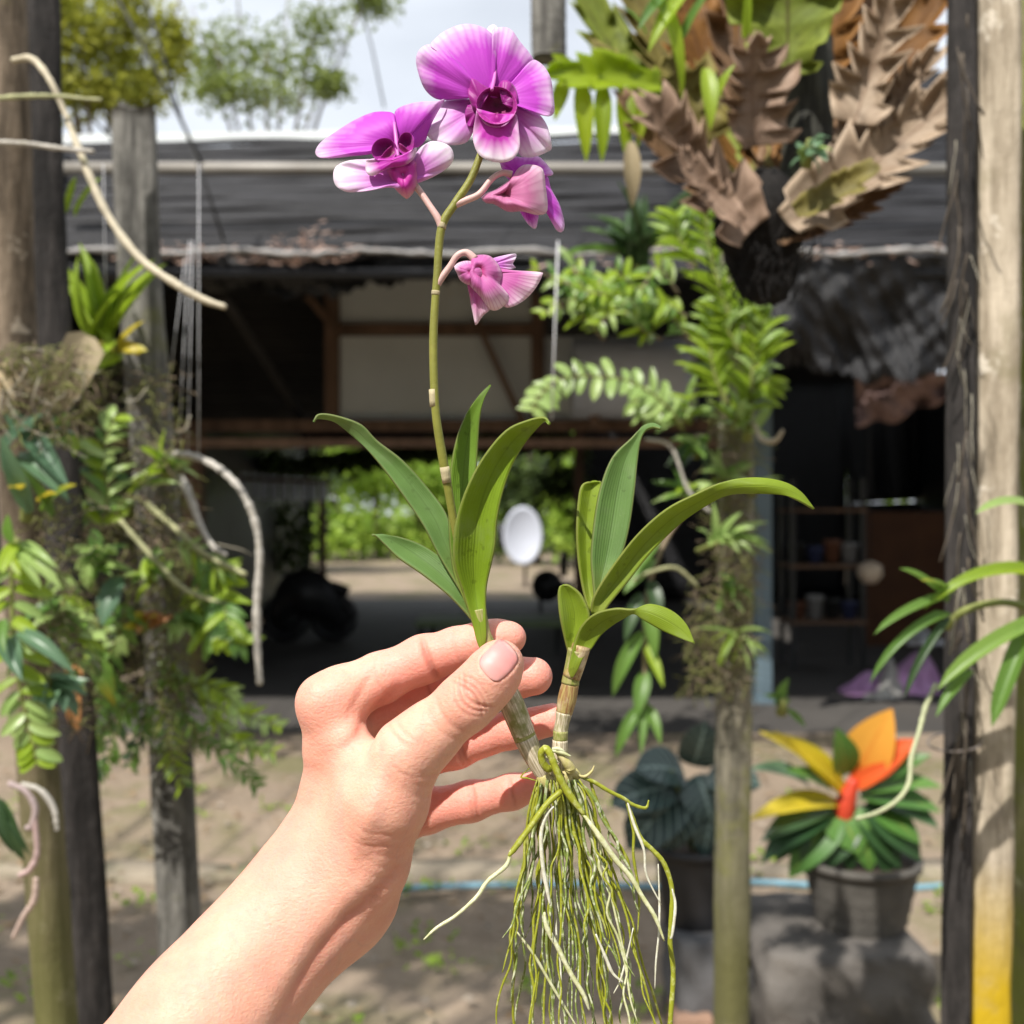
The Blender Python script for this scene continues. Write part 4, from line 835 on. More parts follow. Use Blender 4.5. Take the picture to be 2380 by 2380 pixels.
def rock(name, label, x0, x1, py_top, d, depth, seed, mat, cat='stone'):
    r = random.Random(seed); a = P(x0, py_top, d); b = P(x1, py_top, d); c = Vector(((a.x + b.x)/2, d, a.z/2)); hx, hy, hz = (b.x - a.x)/2, depth/2, a.z/2 + .01
    bm = bmesh.new(); bmesh.ops.create_cube(bm, size=2); bmesh.ops.subdivide_edges(bm, edges=bm.edges[:], cuts=9, use_grid_fill=True)
    for q in bm.verts:
        p = q.co; e_ = max(abs(p.x), abs(p.y), abs(p.z)); sph = p.normalized() * 1.25
        m_ = p.lerp(sph, .22); n_ = .055 * math.sin(p.x*5+seed)*math.sin(p.y*4+2)*math.sin(p.z*6) + .03*math.sin(p.x*13+p.z*9+seed) + r.gauss(0, .008)
        m_ = m_ * (1 + n_); q.co = Vector((m_.x*hx, m_.y*hy, m_.z*hz if m_.z < .93 else .93*hz + (m_.z-.93)*.15*hz))
    me = bpy.data.meshes.new(name); bm.to_mesh(me); bm.free(); me.polygons.foreach_set('use_smooth', [True]*len(me.polygons)); me.materials.append(mat)
    o = link(name, me, None, c); tag(o, label, cat); return o
m_rock = plain('grey_brown_stone', (.10,.09,.08), .9, .4, 7, bump=.7, bscale=30, dirt=((.34,.28,.22), .60)); m_rock2 = plain('dark_slate', (.10,.098,.10), .9, .35, 5, bump=.6, bscale=25)
rock('stone', 'flat-topped grey-brown stone block under the grey pot', 1735, 2100, 2145, PD, .5, 3, m_rock)
rock('stone', 'leaning dark slate slab under the black pot', 1555, 1720, 2135, 3.12, .34, 5, m_rock2)
rock('stone', 'small reddish stone at the foot of the stone block', 1560, 1650, 2345, 2.98, .14, 8, plain('reddish_stone', (.26,.16,.11), .9, .3, 9, bump=.6, bscale=30))
m_hose = plain('blue_hose', (.16,.30,.37), .45, .12, 5)
hz = [(-.62,4.10,.03),(-.3,4.17,.026),(.2,4.20,.026),(.6,4.16,.03),(.9,4.22,.028),(1.4,4.15,.026),(1.8,4.2,.026),(2.3,4.14,.026)]
hp = catmull(hz, 8); v, f, u = tube(hp, .0125, 8); tag(obj('hose', v, f, m_hose, None), 'light blue hose lying along the ground behind the pots', 'hose')
# orange-leaved pot plant
lc_y = leafmat('croton_yellow', (.50,.40,.02), (.62,.48,.03), .35, vein_c=(.45,.20,.02)); lc_o = leafmat('croton_orange', (.70,.30,.03), (.80,.38,.06), .35, vein_c=(.7,.15,.02)); lc_r = leafmat('croton_red', (.62,.09,.02), (.72,.13,.03), .3); lc_g = leafmat('croton_green', (.05,.15,.025), (.10,.22,.04), .3, vein_c=(.35,.36,.06)); lc_d = leafmat('croton_dark', (.02,.06,.02), (.045,.10,.03), .25)
cp = empty('potted_plant', P(1965,1985,PD), 'pot plant with yellow, orange and red leaves over dark green ones', 'plant')
for p0, p1, w_, me, nr in (((1960,1850),(1818,1668),80,ls(lc_y,'lance',.5),(.3,-.6,.7)),((1965,1850),(1826,1700),50,ls(lc_y,'lance',.3),(.1,-.9,.4)),((1950,1870),(1750,1862),74,ls(lc_y,'lance',.45),(0,-.5,.9)),((1990,1800),(2066,1655),128,ls(lc_o,'lance',.25),(-.35,-.9,.3)),((1985,1815),(2120,1715),92,ls(lc_r,'lance',.25),(-.2,-.8,.6)),((1975,1830),(2080,1770),50,ls(lc_r,'lance',.2),(0,-.8,.5)),((1965,1800),(1958,1705),83,ls(lc_g,'lance',.3),(0,-.9,.4)),((1930,1840),(1850,1770),59,ls(lc_g,'lance',.4),(0,-.6,.8)),((1940,1880),(2010,1975),129,ls(lc_g,'lance',.6),(0,-.8,.6)),((1950,1880),(1830,2030),108,ls(lc_g,'lance',.6),(0,-.7,.7)),((2010,1870),(2170,1985),113,ls(lc_d,'lance',.6),(0,-.7,.7)),((2000,1850),(2190,1850),94,ls(lc_g,'lance',.5),(0,-.5,.85)),((2000,1840),(2180,1790),83,ls(lc_g,'lance',.5),(0,-.5,.85)),((2010,1820),(2150,1740),72,ls(lc_g,'lance',.4),(0,-.7,.7)),((1930,1880),(1770,1920),81,ls(lc_d,'lance',.5),(0,-.5,.85)),((1930,1890),(1760,1960),94,ls(lc_d,'lance',.7),(0,-.5,.85)),((1880,1830),(1770,1750),64,ls(lm_bl,'lance',.5),(0,-.5,.85)),((2040,1900),(2080,2040),81,ls(lc_d,'lance',.7),(0,-.8,.6)),((1900,1900),(1880,2030),81,ls(lc_d,'lance',.7),(0,-.8,.6)),((1985,1900),(2040,2020),94,ls(lc_g,'lance',.7),(0,-.8,.6)),((2030,1880),(2150,1940),81,ls(lc_g,'lance',.6),(0,-.7,.7)),((1900,1870),(1800,1990),81,ls(lc_d,'lance',.7),(0,-.7,.7)),((1960,1880),(1990,2030),81,ls(lc_d,'lance',.7),(0,-.8,.6)),((2050,1860),(2190,1900),72,ls(lc_d,'lance',.5),(0,-.6,.8)),((1990,1880),(2120,2010),94,ls(lc_d,'lance',.6),(0,-.7,.7)),((1975,1890),(1930,2010),89,ls(lc_d,'lance',.6),(0,-.8,.6))):
    lpx(cp, me, p0, p1, PD - .02, PD - .12, w_, nr)
pxtube('stem', [(1965,1990,PD,14),(1962,1920,PD-.02,22),(1965,1870,PD-.03,24),(1985,1810,PD-.04,12)], plain('croton_stem', (.50,.05,.02), .5, .2, 40), cp)
# dark veined plant
lm_al = NT('alocasia_leaf'); x_, y_, _z = lm_al.sep('UV'); ax_ = lm_al.math('ABSOLUTE', lm_al.math('SUBTRACT', x_, .5))
vv_ = lm_al.ramp(lm_al.math('SINE', lm_al.math('MULTIPLY', lm_al.math('SUBTRACT', y_, lm_al.math('MULTIPLY', ax_, .6)), 44)), [(.80, 0.0), (1.0, 1.0)])
k_ = lm_al.mix(lm_al.math('MAXIMUM', lm_al.ramp(ax_, [(0.0, 1.0), (.05, 0.0)]), lm_al.math('MULTIPLY', vv_, .75)), (.018,.04,.034), (.22,.30,.26)); lm_al.base(k_, .38, .5); lm_al = lm_al.m
al = empty('potted_plant', P(1615,1960,3.1), 'dark leaves with silvery veins behind the orchid roots', 'plant')
for p0, p1, w_, nr in (((1600,1830),(1450,1960),130,(0,-.8,.6)),((1590,1800),(1500,1760),110,(0,-.7,.7)),((1620,1800),(1660,1900),120,(0,-.9,.4)),((1610,1780),(1640,1700),96,(0,-.9,.4)),((1570,1830),(1430,1840),120,(0,-.7,.7)),((1600,1820),(1540,1980),110,(0,-.9,.5)),((1640,1810),(1760,1800),100,(0,-.7,.7)),((1660,1850),(1640,1990),90,(0,-.9,.4))):
    lpx(al, ls(lm_al,'oval',.6), p0, p1, 3.08, 2.98, w_, nr)
for p in ((1450,1870),(1560,1790),(1650,1830),(1740,1805)): pxtube('stalk', [(1612,1975,3.1,5),((1612+p[0])/2+5,1880,3.08,5),(p[0],p[1],3.04,4)], m_twig, al)
# ================================================================ things standing in the shed
def simple(name, label, cat, loc): return empty(name, loc, label, cat)
m_blk = plain('black_metal', (.02,.02,.022), .45, .3, 6); m_gm = plain('table_green', (.10,.14,.06), .6, .3, 6); m_wh = plain('white_plastic', (.55,.58,.66), .4, .04, 4)
# white round dish on a stand
dz = P(1215,1245,21.0); gb = Vector((dz.x + .05, 21.1, 0)); ds = simple('dish', 'white round dish standing in the sun beyond the shed', 'dish', gb)
v, f = [], []
for j in range(9):
    r = j / 8
    for k in range(36):
        a = 6.28318 * k / 36; v.append((dz.x + .37 * r * math.cos(a), 21.0 - .10 * r * r + .04 * r * math.cos(a), dz.z + .56 * r * math.sin(a)))
for j in range(8):
    for k in range(36): f.append((j*36 + k, j*36 + (k+1) % 36, (j+1)*36 + (k+1) % 36, (j+1)*36 + k))
obj('reflector', v, f, m_wh, ds, thick=.02)
mb = MB(); mb.bar((dz.x + .05, 21.12, 0), (dz.x + .05, 21.12, dz.z + .1), .06, .06); mb.build('pole', m_blk, ds); 
mb = MB(); mb.tube([(dz.x - .40, 21.06, dz.z - .25), (dz.x - .43, 21.06, dz.z), (dz.x - .40, 21.06, dz.z + .25)], .07, 8); mb.build('rim_bracket', m_blk, ds)
# low green work table
tb = simple('table', 'low table with a mossy green top inside the shed', 'table', P(1130,1500,10.5)); z0 = P(0,1438,10.5).z
mb = MB(); mb.box((P(970,0,10.5).x, 10.2, z0 - .05), (P(1330,0,10.5).x, 11.0, z0)); mb.build('table_top', m_gm, tb, smooth=False)
for px, y in ((985,10.25),(1315,10.25),(1000,10.9),(1300,10.9)):
    mb = MB(); x = P(px,0,10.5).x; mb.box((x - .03, y - .03, .05), (x + .03, y + .03, z0 - .052)); mb.build('leg', m_blk, tb, smooth=False)
# dark machine by the gap
mc = simple('machine', 'dark machine with a flywheel beside the sunlit gap', 'machine', Vector((P(1290,0,14).x, 14, .05))); zc = P(0,1370,14).z
mb = MB(); mb.box((P(1252,0,14).x, 13.8, .45), (P(1330,0,14).x, 14.2, zc + .1)); mb.build('engine_block', m_blk, mc, smooth=False)
mb = MB(); c = P(1272,1362,13.74); mb.tube([c, c + Vector((0,.08,0))], .2, 20); mb.build('flywheel', m_blk, mc)
mb = MB(); c = P(1310,1340,13.9); mb.tube([c, c + Vector((0,0,.25)), c + Vector((.05,0,.32))], .05, 8); mb.build('exhaust', m_blk, mc)
for px in (1256, 1326):
    mb = MB(); x = P(px,0,14).x; mb.bar((x,14,.05),(x,14,.46),.05,.05); mb.build('leg', m_blk, mc, smooth=False)
# scooter-like vehicle at left
m_mag = plain('magenta_paint', (.45,.10,.42), .35, .1, 5); m_red = plain('red_paint', (.40,.03,.04), .35, .1, 5)
sc = simple('motorcycle', 'dark motorcycle with a violet lamp cover parked in the shed, left', 'motorcycle', Vector((P(700,0,12).x, 12, .05)))
for px in (665, 775):
    c = P(px,1465,12); c.z = .30; ring = [c + Vector((.21*math.cos(a), .02*math.sin(2*a), .21*math.sin(a))) for a in np.linspace(0, 6.283, 25)]; v, f, u = tube(ring, .06, 8); hub = MB(); hub.add(v, f, u); hub.tube([c + Vector((0,-.03,0)), c + Vector((0,.03,0))], .19, 20); v, f = hub.v, hub.f; obj('wheel', v, f, m_blk, sc)
v, f, u = tube(catmull([P(640,1440,12),P(690,1380,12),P(740,1390,12),P(790,1440,12)], 6), [.07+.2*math.sin(math.pi*i/18) for i in range(19)], 10); obj('body', v, f, m_blk, sc)
v, f, u = tube(catmull([P(735,1372,12),P(770,1362,12),P(810,1375,12)], 6), .06, 8); obj('seat', v, f, m_blk, sc)
v, f, u = tube([P(660,1430,12),P(680,1350,12),P(672,1330,12)], .025, 8); obj('fork', v, f, m_blk, sc); v, f, u = tube([P(655,1335,11.8),P(700,1330,12.2)], .015, 6); obj('handlebar', v, f, m_blk, sc)
bm = bmesh.new(); bmesh.ops.create_uvsphere(bm, u_segments=16, v_segments=10, radius=.075); lo_ = P(705,1372,11.85)
me = bpy.data.meshes.new('lamp_cover'); bm.to_mesh(me); bm.free(); me.materials.append(m_mag); o = link('lamp_cover', me, sc, lo_); o.scale = (1,.7,1.25)
v, f, u = tube([P(690,1390,11.9),P(730,1385,11.9)], .05, 8); obj('side_panel', v, f, m_red, sc)
# pinkish folded tarp and pale sacks on the right, orange-brown board behind
def cloth(name, label, pxs, d, mat, cat, amp=.06, seed=0):
    r = random.Random(seed); x0, y0, x1, y1 = pxs; v, f, u = [], [], []; n = 26
    for i in range(n + 1):
        for j in range(n + 1):
            s, t = i/n, j/n; h = math.sin(math.pi*s)**.6; px = x0 + (x1-x0)*s + 20*math.sin(t*5+seed)*t; py = y1 + (y0-y1)*t*h*(.75+.25*math.sin(s*7+seed))
            p = P(px, py, d + .3*t*t - .25*(1-t) + amp*math.sin(s*19+t*5+seed)+amp*.5*math.sin(s*37-t*9)); v.append((p.x, p.y, max(p.z, .06))); u.append((s, t))
    for i in range(n):
        for j in range(n): f.append((i*(n+1)+j, (i+1)*(n+1)+j, (i+1)*(n+1)+j+1, i*(n+1)+j+1))
    o = obj(name, v, f, mat, None, uv=u, thick=.006); return tag(o, label, cat)
cloth('tarp', 'crumpled pinkish-violet tarp heaped in the dark shed, right', (1960,1480,2190,1640), 8.6, plain('pink_tarp', (.62,.34,.62), .4, .15, 5), 'tarp', seed=2)
cloth('sack', 'grey-white sack leaning in front of the pinkish tarp', (2010,1525,2100,1640), 8.4, plain('pale_sack', (.52,.50,.46), .8, .15, 5), 'sack', .03, 4)
cloth('plastic_bag', 'small shiny clear bag beside the shaded-side strip', (2125,1440,2200,1500), 8.5, plain('clear_bag', (.55,.56,.58), .15, .3, 20), 'bag', .05, 6)
mb = MB(); a = P(2010,1560,11.5); b = P(2200,1190,11.5); mb.box((a.x, 11.5, a.z), (b.x, 11.54, b.z)); o = mb.build('board', plain('orange_brown_board', (.10,.035,.01), .6, .3, 4), smooth=False); mb2 = MB(); mb2.bar((a.x+.1, 11.58, .05), (a.x+.1, 11.58, b.z-.1), .06, .06); mb2.build('prop', m_timber, o, smooth=False)
tag(o, 'orange-brown board standing in the dark right half of the shed', 'board')
mb = MB(); c = P(2022,1330,9.0); v, f, u = tube([c + Vector((0,0,-.09)), c + Vector((0,0,-.03)), c + Vector((0,0,.05)), c + Vector((0,0,.09))], [.05,.1,.1,.03], 14); o = obj('bucket', v, f, plain('buff_bucket', (.55,.45,.34), .6, .1, 6)); tag(o, 'pale round lamp-like bucket hanging in the dark shed, right', 'bucket')
v, f, u = tube([c + Vector((0,0,.08)), Vector((c.x, c.y, 3.4))], .006, 5); obj('cord', v, f, m_blk, o)
tk = simple('tank', 'silvery white tank with domed end behind the leafy twigs', 'tank', P(1480,980,9.0)); c0 = P(1330,880,9.0); c1 = P(1600,880,9.0)
v, f, u = tube([c0, c0.lerp(c1,.9), c0.lerp(c1,.96), c0.lerp(c1,.99), c1 + Vector((.02,0,0))], [S(92,9),S(92,9),S(80,9),S(55,9),S(15,9)], 28); obj('shell', v, f, plain('silver_tank', (.66,.69,.76), .45, .06, 3), tk)
for px in (1380, 1540):
    mb = MB(); x = P(px,0,9).x; mb.box((x-.04, 8.9, P(0,996,9).z), (x+.04, 9.1, c0.z - S(84,9))); mb.build('cradle', m_timber, tk, smooth=False)
ws = simple('slatted_panel', 'white slatted panel leaning in the left of the shed', 'panel', P(660,1160,12.5))
for k in range(9):
    a = P(560 + k*23, 1160 + k*.5, 12.5 - .1*k); b = P(560 + k*23 + 16, 1098 + k*2, 12.5 - .1*k); mb = MB(); mb.box((a.x, a.y, a.z), (b.x, a.y + .03, b.z)); mb.build('slat', m_wh, ws, smooth=False)
mb = MB(); mb.bar(P(555,1112,12.54), P(765,1122,11.66), .04, .04); mb.build('rail', m_timber, ws, smooth=False)
# ================================================================ strings and wires
m_line = plain('nylon_line', (.62,.62,.64), .3, .05, 9); m_wire = plain('black_wire', (.02,.02,.02), .6, .1, 9)
for k, (x0, y0, x1, y1, d, r, lab) in enumerate(((462,380,462,1060,1.66,1.1,'rightmost nylon line hanging beside the grey post'),(448,560,436,1060,1.66,1.0,'second nylon line beside the grey post'),(440,560,415,1040,1.66,1.0,'third nylon line beside the grey post'),(430,600,392,900,1.66,.9,'leftmost nylon line beside the grey post'),(1297,560,1282,975,1.7,2.2,'white nylon line hanging right of the flowers'),(240,380,246,700,1.66,.9,'faint nylon line left of the flat-topped post'))):
    v, f, u = tube([P(x0,y0,d), P((x0+x1)/2,(y0+y1)/2,d), P(x1,y1,d)], S(r, d), 5); tag(obj('nylon_line', v, f, m_line, None), lab, 'line', 'nylon lines')
for k, (x0, y0, x1, y1, d, r, lab) in enumerate(((265,-20,470,380,6.0,4,'thick dark cable slanting down left of centre'),(330,-20,425,290,6.2,3.5,'second dark cable beside the slanting one'),(425,285,520,560,6.1,4,'lower dark cable in front of the roof'),(830,-20,893,250,8.4,2.2,'thin dark wire slanting to the roof left of the flower'),(180,245,280,345,5.5,3,'short dark cable behind the flat-topped post'))):
    v, f, u = tube([P(x0,y0,d), P((x0+x1)/2+4,(y0+y1)/2,d), P(x1,y1,d)], S(r, d), 5); tag(obj('cable', v, f, m_wire, None), lab, 'cable', 'dark cables')
wr = [P(2218 + 62*math.cos(a)*1.0, 1725 + 22*math.sin(a), 1.2 - .06*math.sin(a)) for a in np.linspace(0, 6.283, 33)]; wr += [P(2160,1700,1.2)]
v, f, u = tube(wr[:-1], .0012, 5); tag(obj('wire_loop', v, f, plain('rusty_wire', (.20,.17,.15), .5, .2, 30), None), 'thin wire loop tied round the shaded-side strip and sunlit post', 'wire')

# rack with pots deep in the right half of the shed
rk = simple('plant_rack', 'dim rack with shelves in the dark right half of the shed', 'rack', Vector((P(1900,0,10).x, 10, .05)))
for px in (1830, 1990):
    for y in (9.8, 10.2): mb = MB(); x = P(px,0,10).x; mb.bar((x,y,.05),(x,y,1.75),.04,.04); mb.build('upright', m_blk, rk, smooth=False)
for z in (.45, .95, 1.45): mb = MB(); mb.box((P(1822,0,10).x, 9.76, z), (P(1998,0,10).x, 10.24, z + .03)); mb.build('shelf', m_timber, rk, smooth=False)
pm = [plain('far_pot_%s' % n, c, .6, .2, 9) for n, c in (('clay', (.16,.07,.04)), ('white', (.26,.26,.26)), ('black', (.02,.02,.02)), ('blue', (.04,.05,.12)))]
for k in range(8):
    z = (.48, .98)[k % 2]; x = P(1850 + 40 * (k // 2), 0, 10).x; n_s = ('clay', 'white', 'black', 'blue')[(k // 2 + 2 * (k % 2)) % 4]; h = .16 + .03 * (k % 3)
    v, f, u = tube([(x, 9.95, z + .003), (x, 9.95, z + h * .8), (x, 9.95, z + h * .82), (x, 9.95, z + h)], [.055, .075, .085, .085], 16)
    tag(obj('flower_pot', v, f, pm[('clay', 'white', 'black', 'blue').index(n_s)], None, origin=(x, 9.95, z)), 'small %s pot on the %s shelf of the rack in the dark shed' % (n_s, ('lowest', 'middle')[k % 2]), 'flower pot', 'pots on the rack shelves')
# ================================================================ the hand
def _v(p): return np.array(p, dtype=np.float32)
def chain(pts): return [( _v(P(a, b, d)), S(r, d)) for a, b, d, r in pts]
def sd_rc(p, a, b, ra, rb):
    ba = b - a; t = np.clip(((p - a) @ ba) / float(ba @ ba), 0, 1)
    q = p - a - t[:, None] * ba
    return np.sqrt((q * q).sum(1)) - (ra + (rb - ra) * t)
def smin(a, b, k):
    h = np.maximum(k - np.abs(a - b), 0) / k
    return np.minimum(a, b) - h * h * k * 0.25
def sd_chain(p, c, k):
    d = None
    for (a, ra), (b, rb) in zip(c[:-1], c[1:]):
        e = sd_rc(p, a, b, ra, rb); d = e if d is None else smin(d, e, k)
    return d
INDEX = chain([(756,1632,.430,52),(880,1578,.4345,57),(985,1532,.435,53),(1062,1508,.4335,47),(1122,1492,.4318,45),(1160,1485,.4312,41),(1188,1482,.4308,35)])
MIDDLE = chain([(790,1700,.447,60),(890,1652,.453,52),(985,1612,.454,50),(1130,1582,.4445,46),(1190,1576,.4405,46),(1240,1572,.4385,44)])
RING = chain([(830,1800,.462,56),(950,1772,.464,48),(1060,1738,.460,45),(1190,1695,.4495,41),(1285,1672,.443,37)])
PINKY = chain([(885,1905,.468,56),(990,1884,.470,50),(1095,1862,.464,44),(1190,1840,.456,38),(1252,1823,.451,32)])
THUMB = chain([(855,1990,.419,80),(896,1862,.413,94),(950,1750,.4105,76),(1000,1704,.4095,66),(1084,1632,.4085,62),(1132,1585,.4085,58),(1156,1552,.4088,51),(1164,1538,.4092,46)])
PALM = [chain([(757,1634,.430,48),(800,1608,.4315,53)]), chain([(757,1634,.430,48),(764,1740,.432,52),(768,1830,.434,58),(770,1940,.433,72),(765,2040,.432,92)]),
        chain([(790,1700,.447,56),(800,1880,.450,70),(790,2040,.440,82)]),
        chain([(830,1800,.462,52),(850,1930,.460,64),(815,2060,.445,70)]),
        chain([(885,1905,.468,54),(880,1980,.462,66),(830,2090,.445,68)]),
        chain([(812,1722,.424,40),(870,1850,.424,66),(820,2000,.424,84)])]
ARM = chain([(765,2040,.432,100),(735,2075,.430,120),(696,2118,.426,134),(618,2203,.418,143),(540,2297,.410,151),(462,2386,.402,160),(250,2632,.382,182),(60,2852,.365,198)])
PERP = _v((0.766, 0, -0.643))
def arm_line(th, off, rad):
    o = []
    for (c, r), q in list(zip(ARM, range(8)))[2:8]:
        o.append((c + (r - off) * (math.cos(th) * PERP - math.sin(th) * _v((0, 1, 0))), rad))
    return o
TENDON = [arm_line(R(8), 0.0035, 0.0052), arm_line(R(-32), 0.004, 0.006)]
HEEL = chain([(858,2000,.424,66),(838,2095,.428,52),(812,2125,.428,56)])
RAD = chain([(690,2060,.418,60),(640,2110,.414,70)])          # radial styloid swelling
def hand_sdf(p):
    p = p.astype(np.float32)
    palm = None
    for c in PALM:
        e = sd_chain(p, c, 0.006); palm = e if palm is None else smin(palm, e, 0.012)
    arm = sd_chain(p, ARM, 0.01)
    for t in TENDON: arm = smin(arm, sd_chain(p, t, 0.004), 0.0035)
    palm = smin(palm, arm, 0.026)
    palm = smin(palm, sd_chain(p, HEEL, 0.006), 0.010)
    fi = None
    for c, k in ((INDEX, .004), (MIDDLE, .004), (RING, .004), (PINKY, .004)):
        e = sd_chain(p, c, k); fi = e if fi is None else smin(fi, e, 0.0012)
    a = smin(palm, fi, 0.007)
    th = sd_chain(p, THUMB, 0.006)
    x0 = _v(P(905, 1800, .415)); x1 = _v(P(1010, 1680, .41)); ax = x1 - x0
    t = np.clip(((p - x0) @ ax) / float(ax @ ax), 0, 1)
    return smin(a, th, 0.013 * (1 - t) + 0.0008)
def surface_nets(fn, lo, hi, h):
    B = 4
    n = [int(math.ceil((hi[i] - lo[i]) / (h * B))) * B + 1 for i in range(3)]
    ax = [lo[i] + h * np.arange(n[i]) for i in range(3)]
    cx = [a[::B] for a in ax]
    G = np.stack(np.meshgrid(*cx, indexing='ij'), -1).reshape(-1, 3)
    Dc = fn(G).reshape([len(a) for a in cx])
    D = np.repeat(np.repeat(np.repeat(Dc, B, 0), B, 1), B, 2)[:n[0], :n[1], :n[2]].astype(np.float32)
    near = np.abs(D) < h * B * 2.2
    I = np.argwhere(near)
    pts = np.stack([ax[k][I[:, k]] for k in range(3)], -1)
    val = np.concatenate([fn(pts[s:s + 400000]) for s in range(0, len(pts), 400000)])
    D[near] = val
    sg = D < 0
    c8 = [(i, j, k) for i in (0, 1) for j in (0, 1) for k in (0, 1)]
    sl = lambda o: tuple(slice(o[q], n[q] - 1 + o[q]) for q in range(3))
    cnt = sum(sg[sl(o)].astype(np.int8) for o in c8)
    act = (cnt > 0) & (cnt < 8); C = np.argwhere(act)
    vid = -np.ones(act.shape, dtype=np.int64); vid[act] = np.arange(len(C))
    cv = {o: D[C[:, 0] + o[0], C[:, 1] + o[1], C[:, 2] + o[2]] for o in c8}
    acc = np.zeros((len(C), 3)); num = np.zeros(len(C))
    for a in c8:
        for q in range(3):
            if a[q] == 0:
                b = tuple(1 if r == q else a[r] for r in range(3))
                x = (cv[a] < 0) != (cv[b] < 0)
                t = np.where(x, cv[a] / np.where(x, cv[a] - cv[b], 1), 0)
                pos = np.array(a, float)[None] + t[:, None] * (np.array(b, float) - np.array(a, float))[None]
                acc += pos * x[:, None]; num += x
    V = np.array(lo)[None] + h * (C + acc / num[:, None])
    Fc = []
    for q in range(3):
        a, b = (q + 1) % 3, (q + 2) % 3
        s0 = [slice(None)] * 3; s1 = [slice(None)] * 3
        s0[q] = slice(0, -1); s1[q] = slice(1, None)
        ch = sg[tuple(s0)] != sg[tuple(s1)]; E = np.argwhere(ch)
        E = E[(E[:, a] > 0) & (E[:, b] > 0) & (E[:, a] < n[a] - 1) & (E[:, b] < n[b] - 1)]
        flip = sg[tuple(s0)][tuple(E.T)]
        def cell(da, db):
            Q = E.copy(); Q[:, a] -= da; Q[:, b] -= db; return vid[tuple(Q.T)]
        quad = np.stack([cell(1, 1), cell(0, 1), cell(0, 0), cell(1, 0)], -1)
        quad[~flip] = quad[~flip][:, ::-1]; Fc.append(quad)
    return V, np.vstack(Fc)
def grad(fn, V, e=0.0004):
    g = np.stack([fn(V + np.eye(3)[k] * e) - fn(V - np.eye(3)[k] * e) for k in range(3)], -1)
    return g / (np.linalg.norm(g, axis=1, keepdims=True) + 1e-9)

def skin_material():
    m = NT('skin'); v = m.coord('Object')
    big = m.noise(v, 26, 4, 0.6); fine = m.noise(v, 900, 4, 0.6); mid = m.noise(v, 160, 3)
    at = m.n('ShaderNodeAttribute', attribute_name='pink').outputs['Fac']
    k = m.ramp(big, [(0.28, (0.64, 0.285, 0.205)), (0.5, (0.71, 0.37, 0.265)), (0.72, (0.76, 0.445, 0.33))])
    k = m.mix(m.math('MULTIPLY', m.ramp(mid, [(0.42, 0.0), (0.75, 1.0)]), 0.35), k, (0.62, 0.255, 0.21))
    vein = m.noise(m.coord('Object', (1, 1, .45), (0, .6, 0)), 34, 2, .4, 1.2)
    k = m.mix(m.math('MULTIPLY', m.ramp(vein, [(.47, 0.0), (.5, 1.0), (.53, 0.0)]), .13), k, (.36, .28, .27))
    k = m.mix(at, k, (0.79, 0.325, 0.255))
    ca = m.n('ShaderNodeAttribute', attribute_name='fold').outputs['Fac']; k = m.mix(m.math('MULTIPLY', ca, .55), k, (.52, .17, .12))  # creases are redder skin; the darkening also puts crease shade into the colour
    m.base(k, m.ramp(fine, [(0.3, 0.42), (0.7, 0.58)]), 0.42)
    m.b.inputs['Subsurface Weight'].default_value = 0.5
    m.b.inputs['Subsurface Radius'].default_value = (1.0, 0.32, 0.18)
    m.b.inputs['Subsurface Scale'].default_value = 0.0045
    vo = m.n('ShaderNodeTexVoronoi'); vo.inputs['Scale'].default_value = 750; m.l(v, vo.inputs['Vector'])
    vs = m.coord('Object', (1.0, 1.0, 3.2), (0, 0.55, 0))
    cre = m.noise(vs, 230, 5, 0.7, 0.8)
    b1 = m.bump(m.math('ADD', m.math('MULTIPLY', vo.outputs['Distance'], 0.5), fine), 0.36, 0.0006)
    m.bump(m.ramp(cre, [(0.35, 0.0), (0.55, 1.0)]), 0.2, 0.0008, b1)
    return m.m
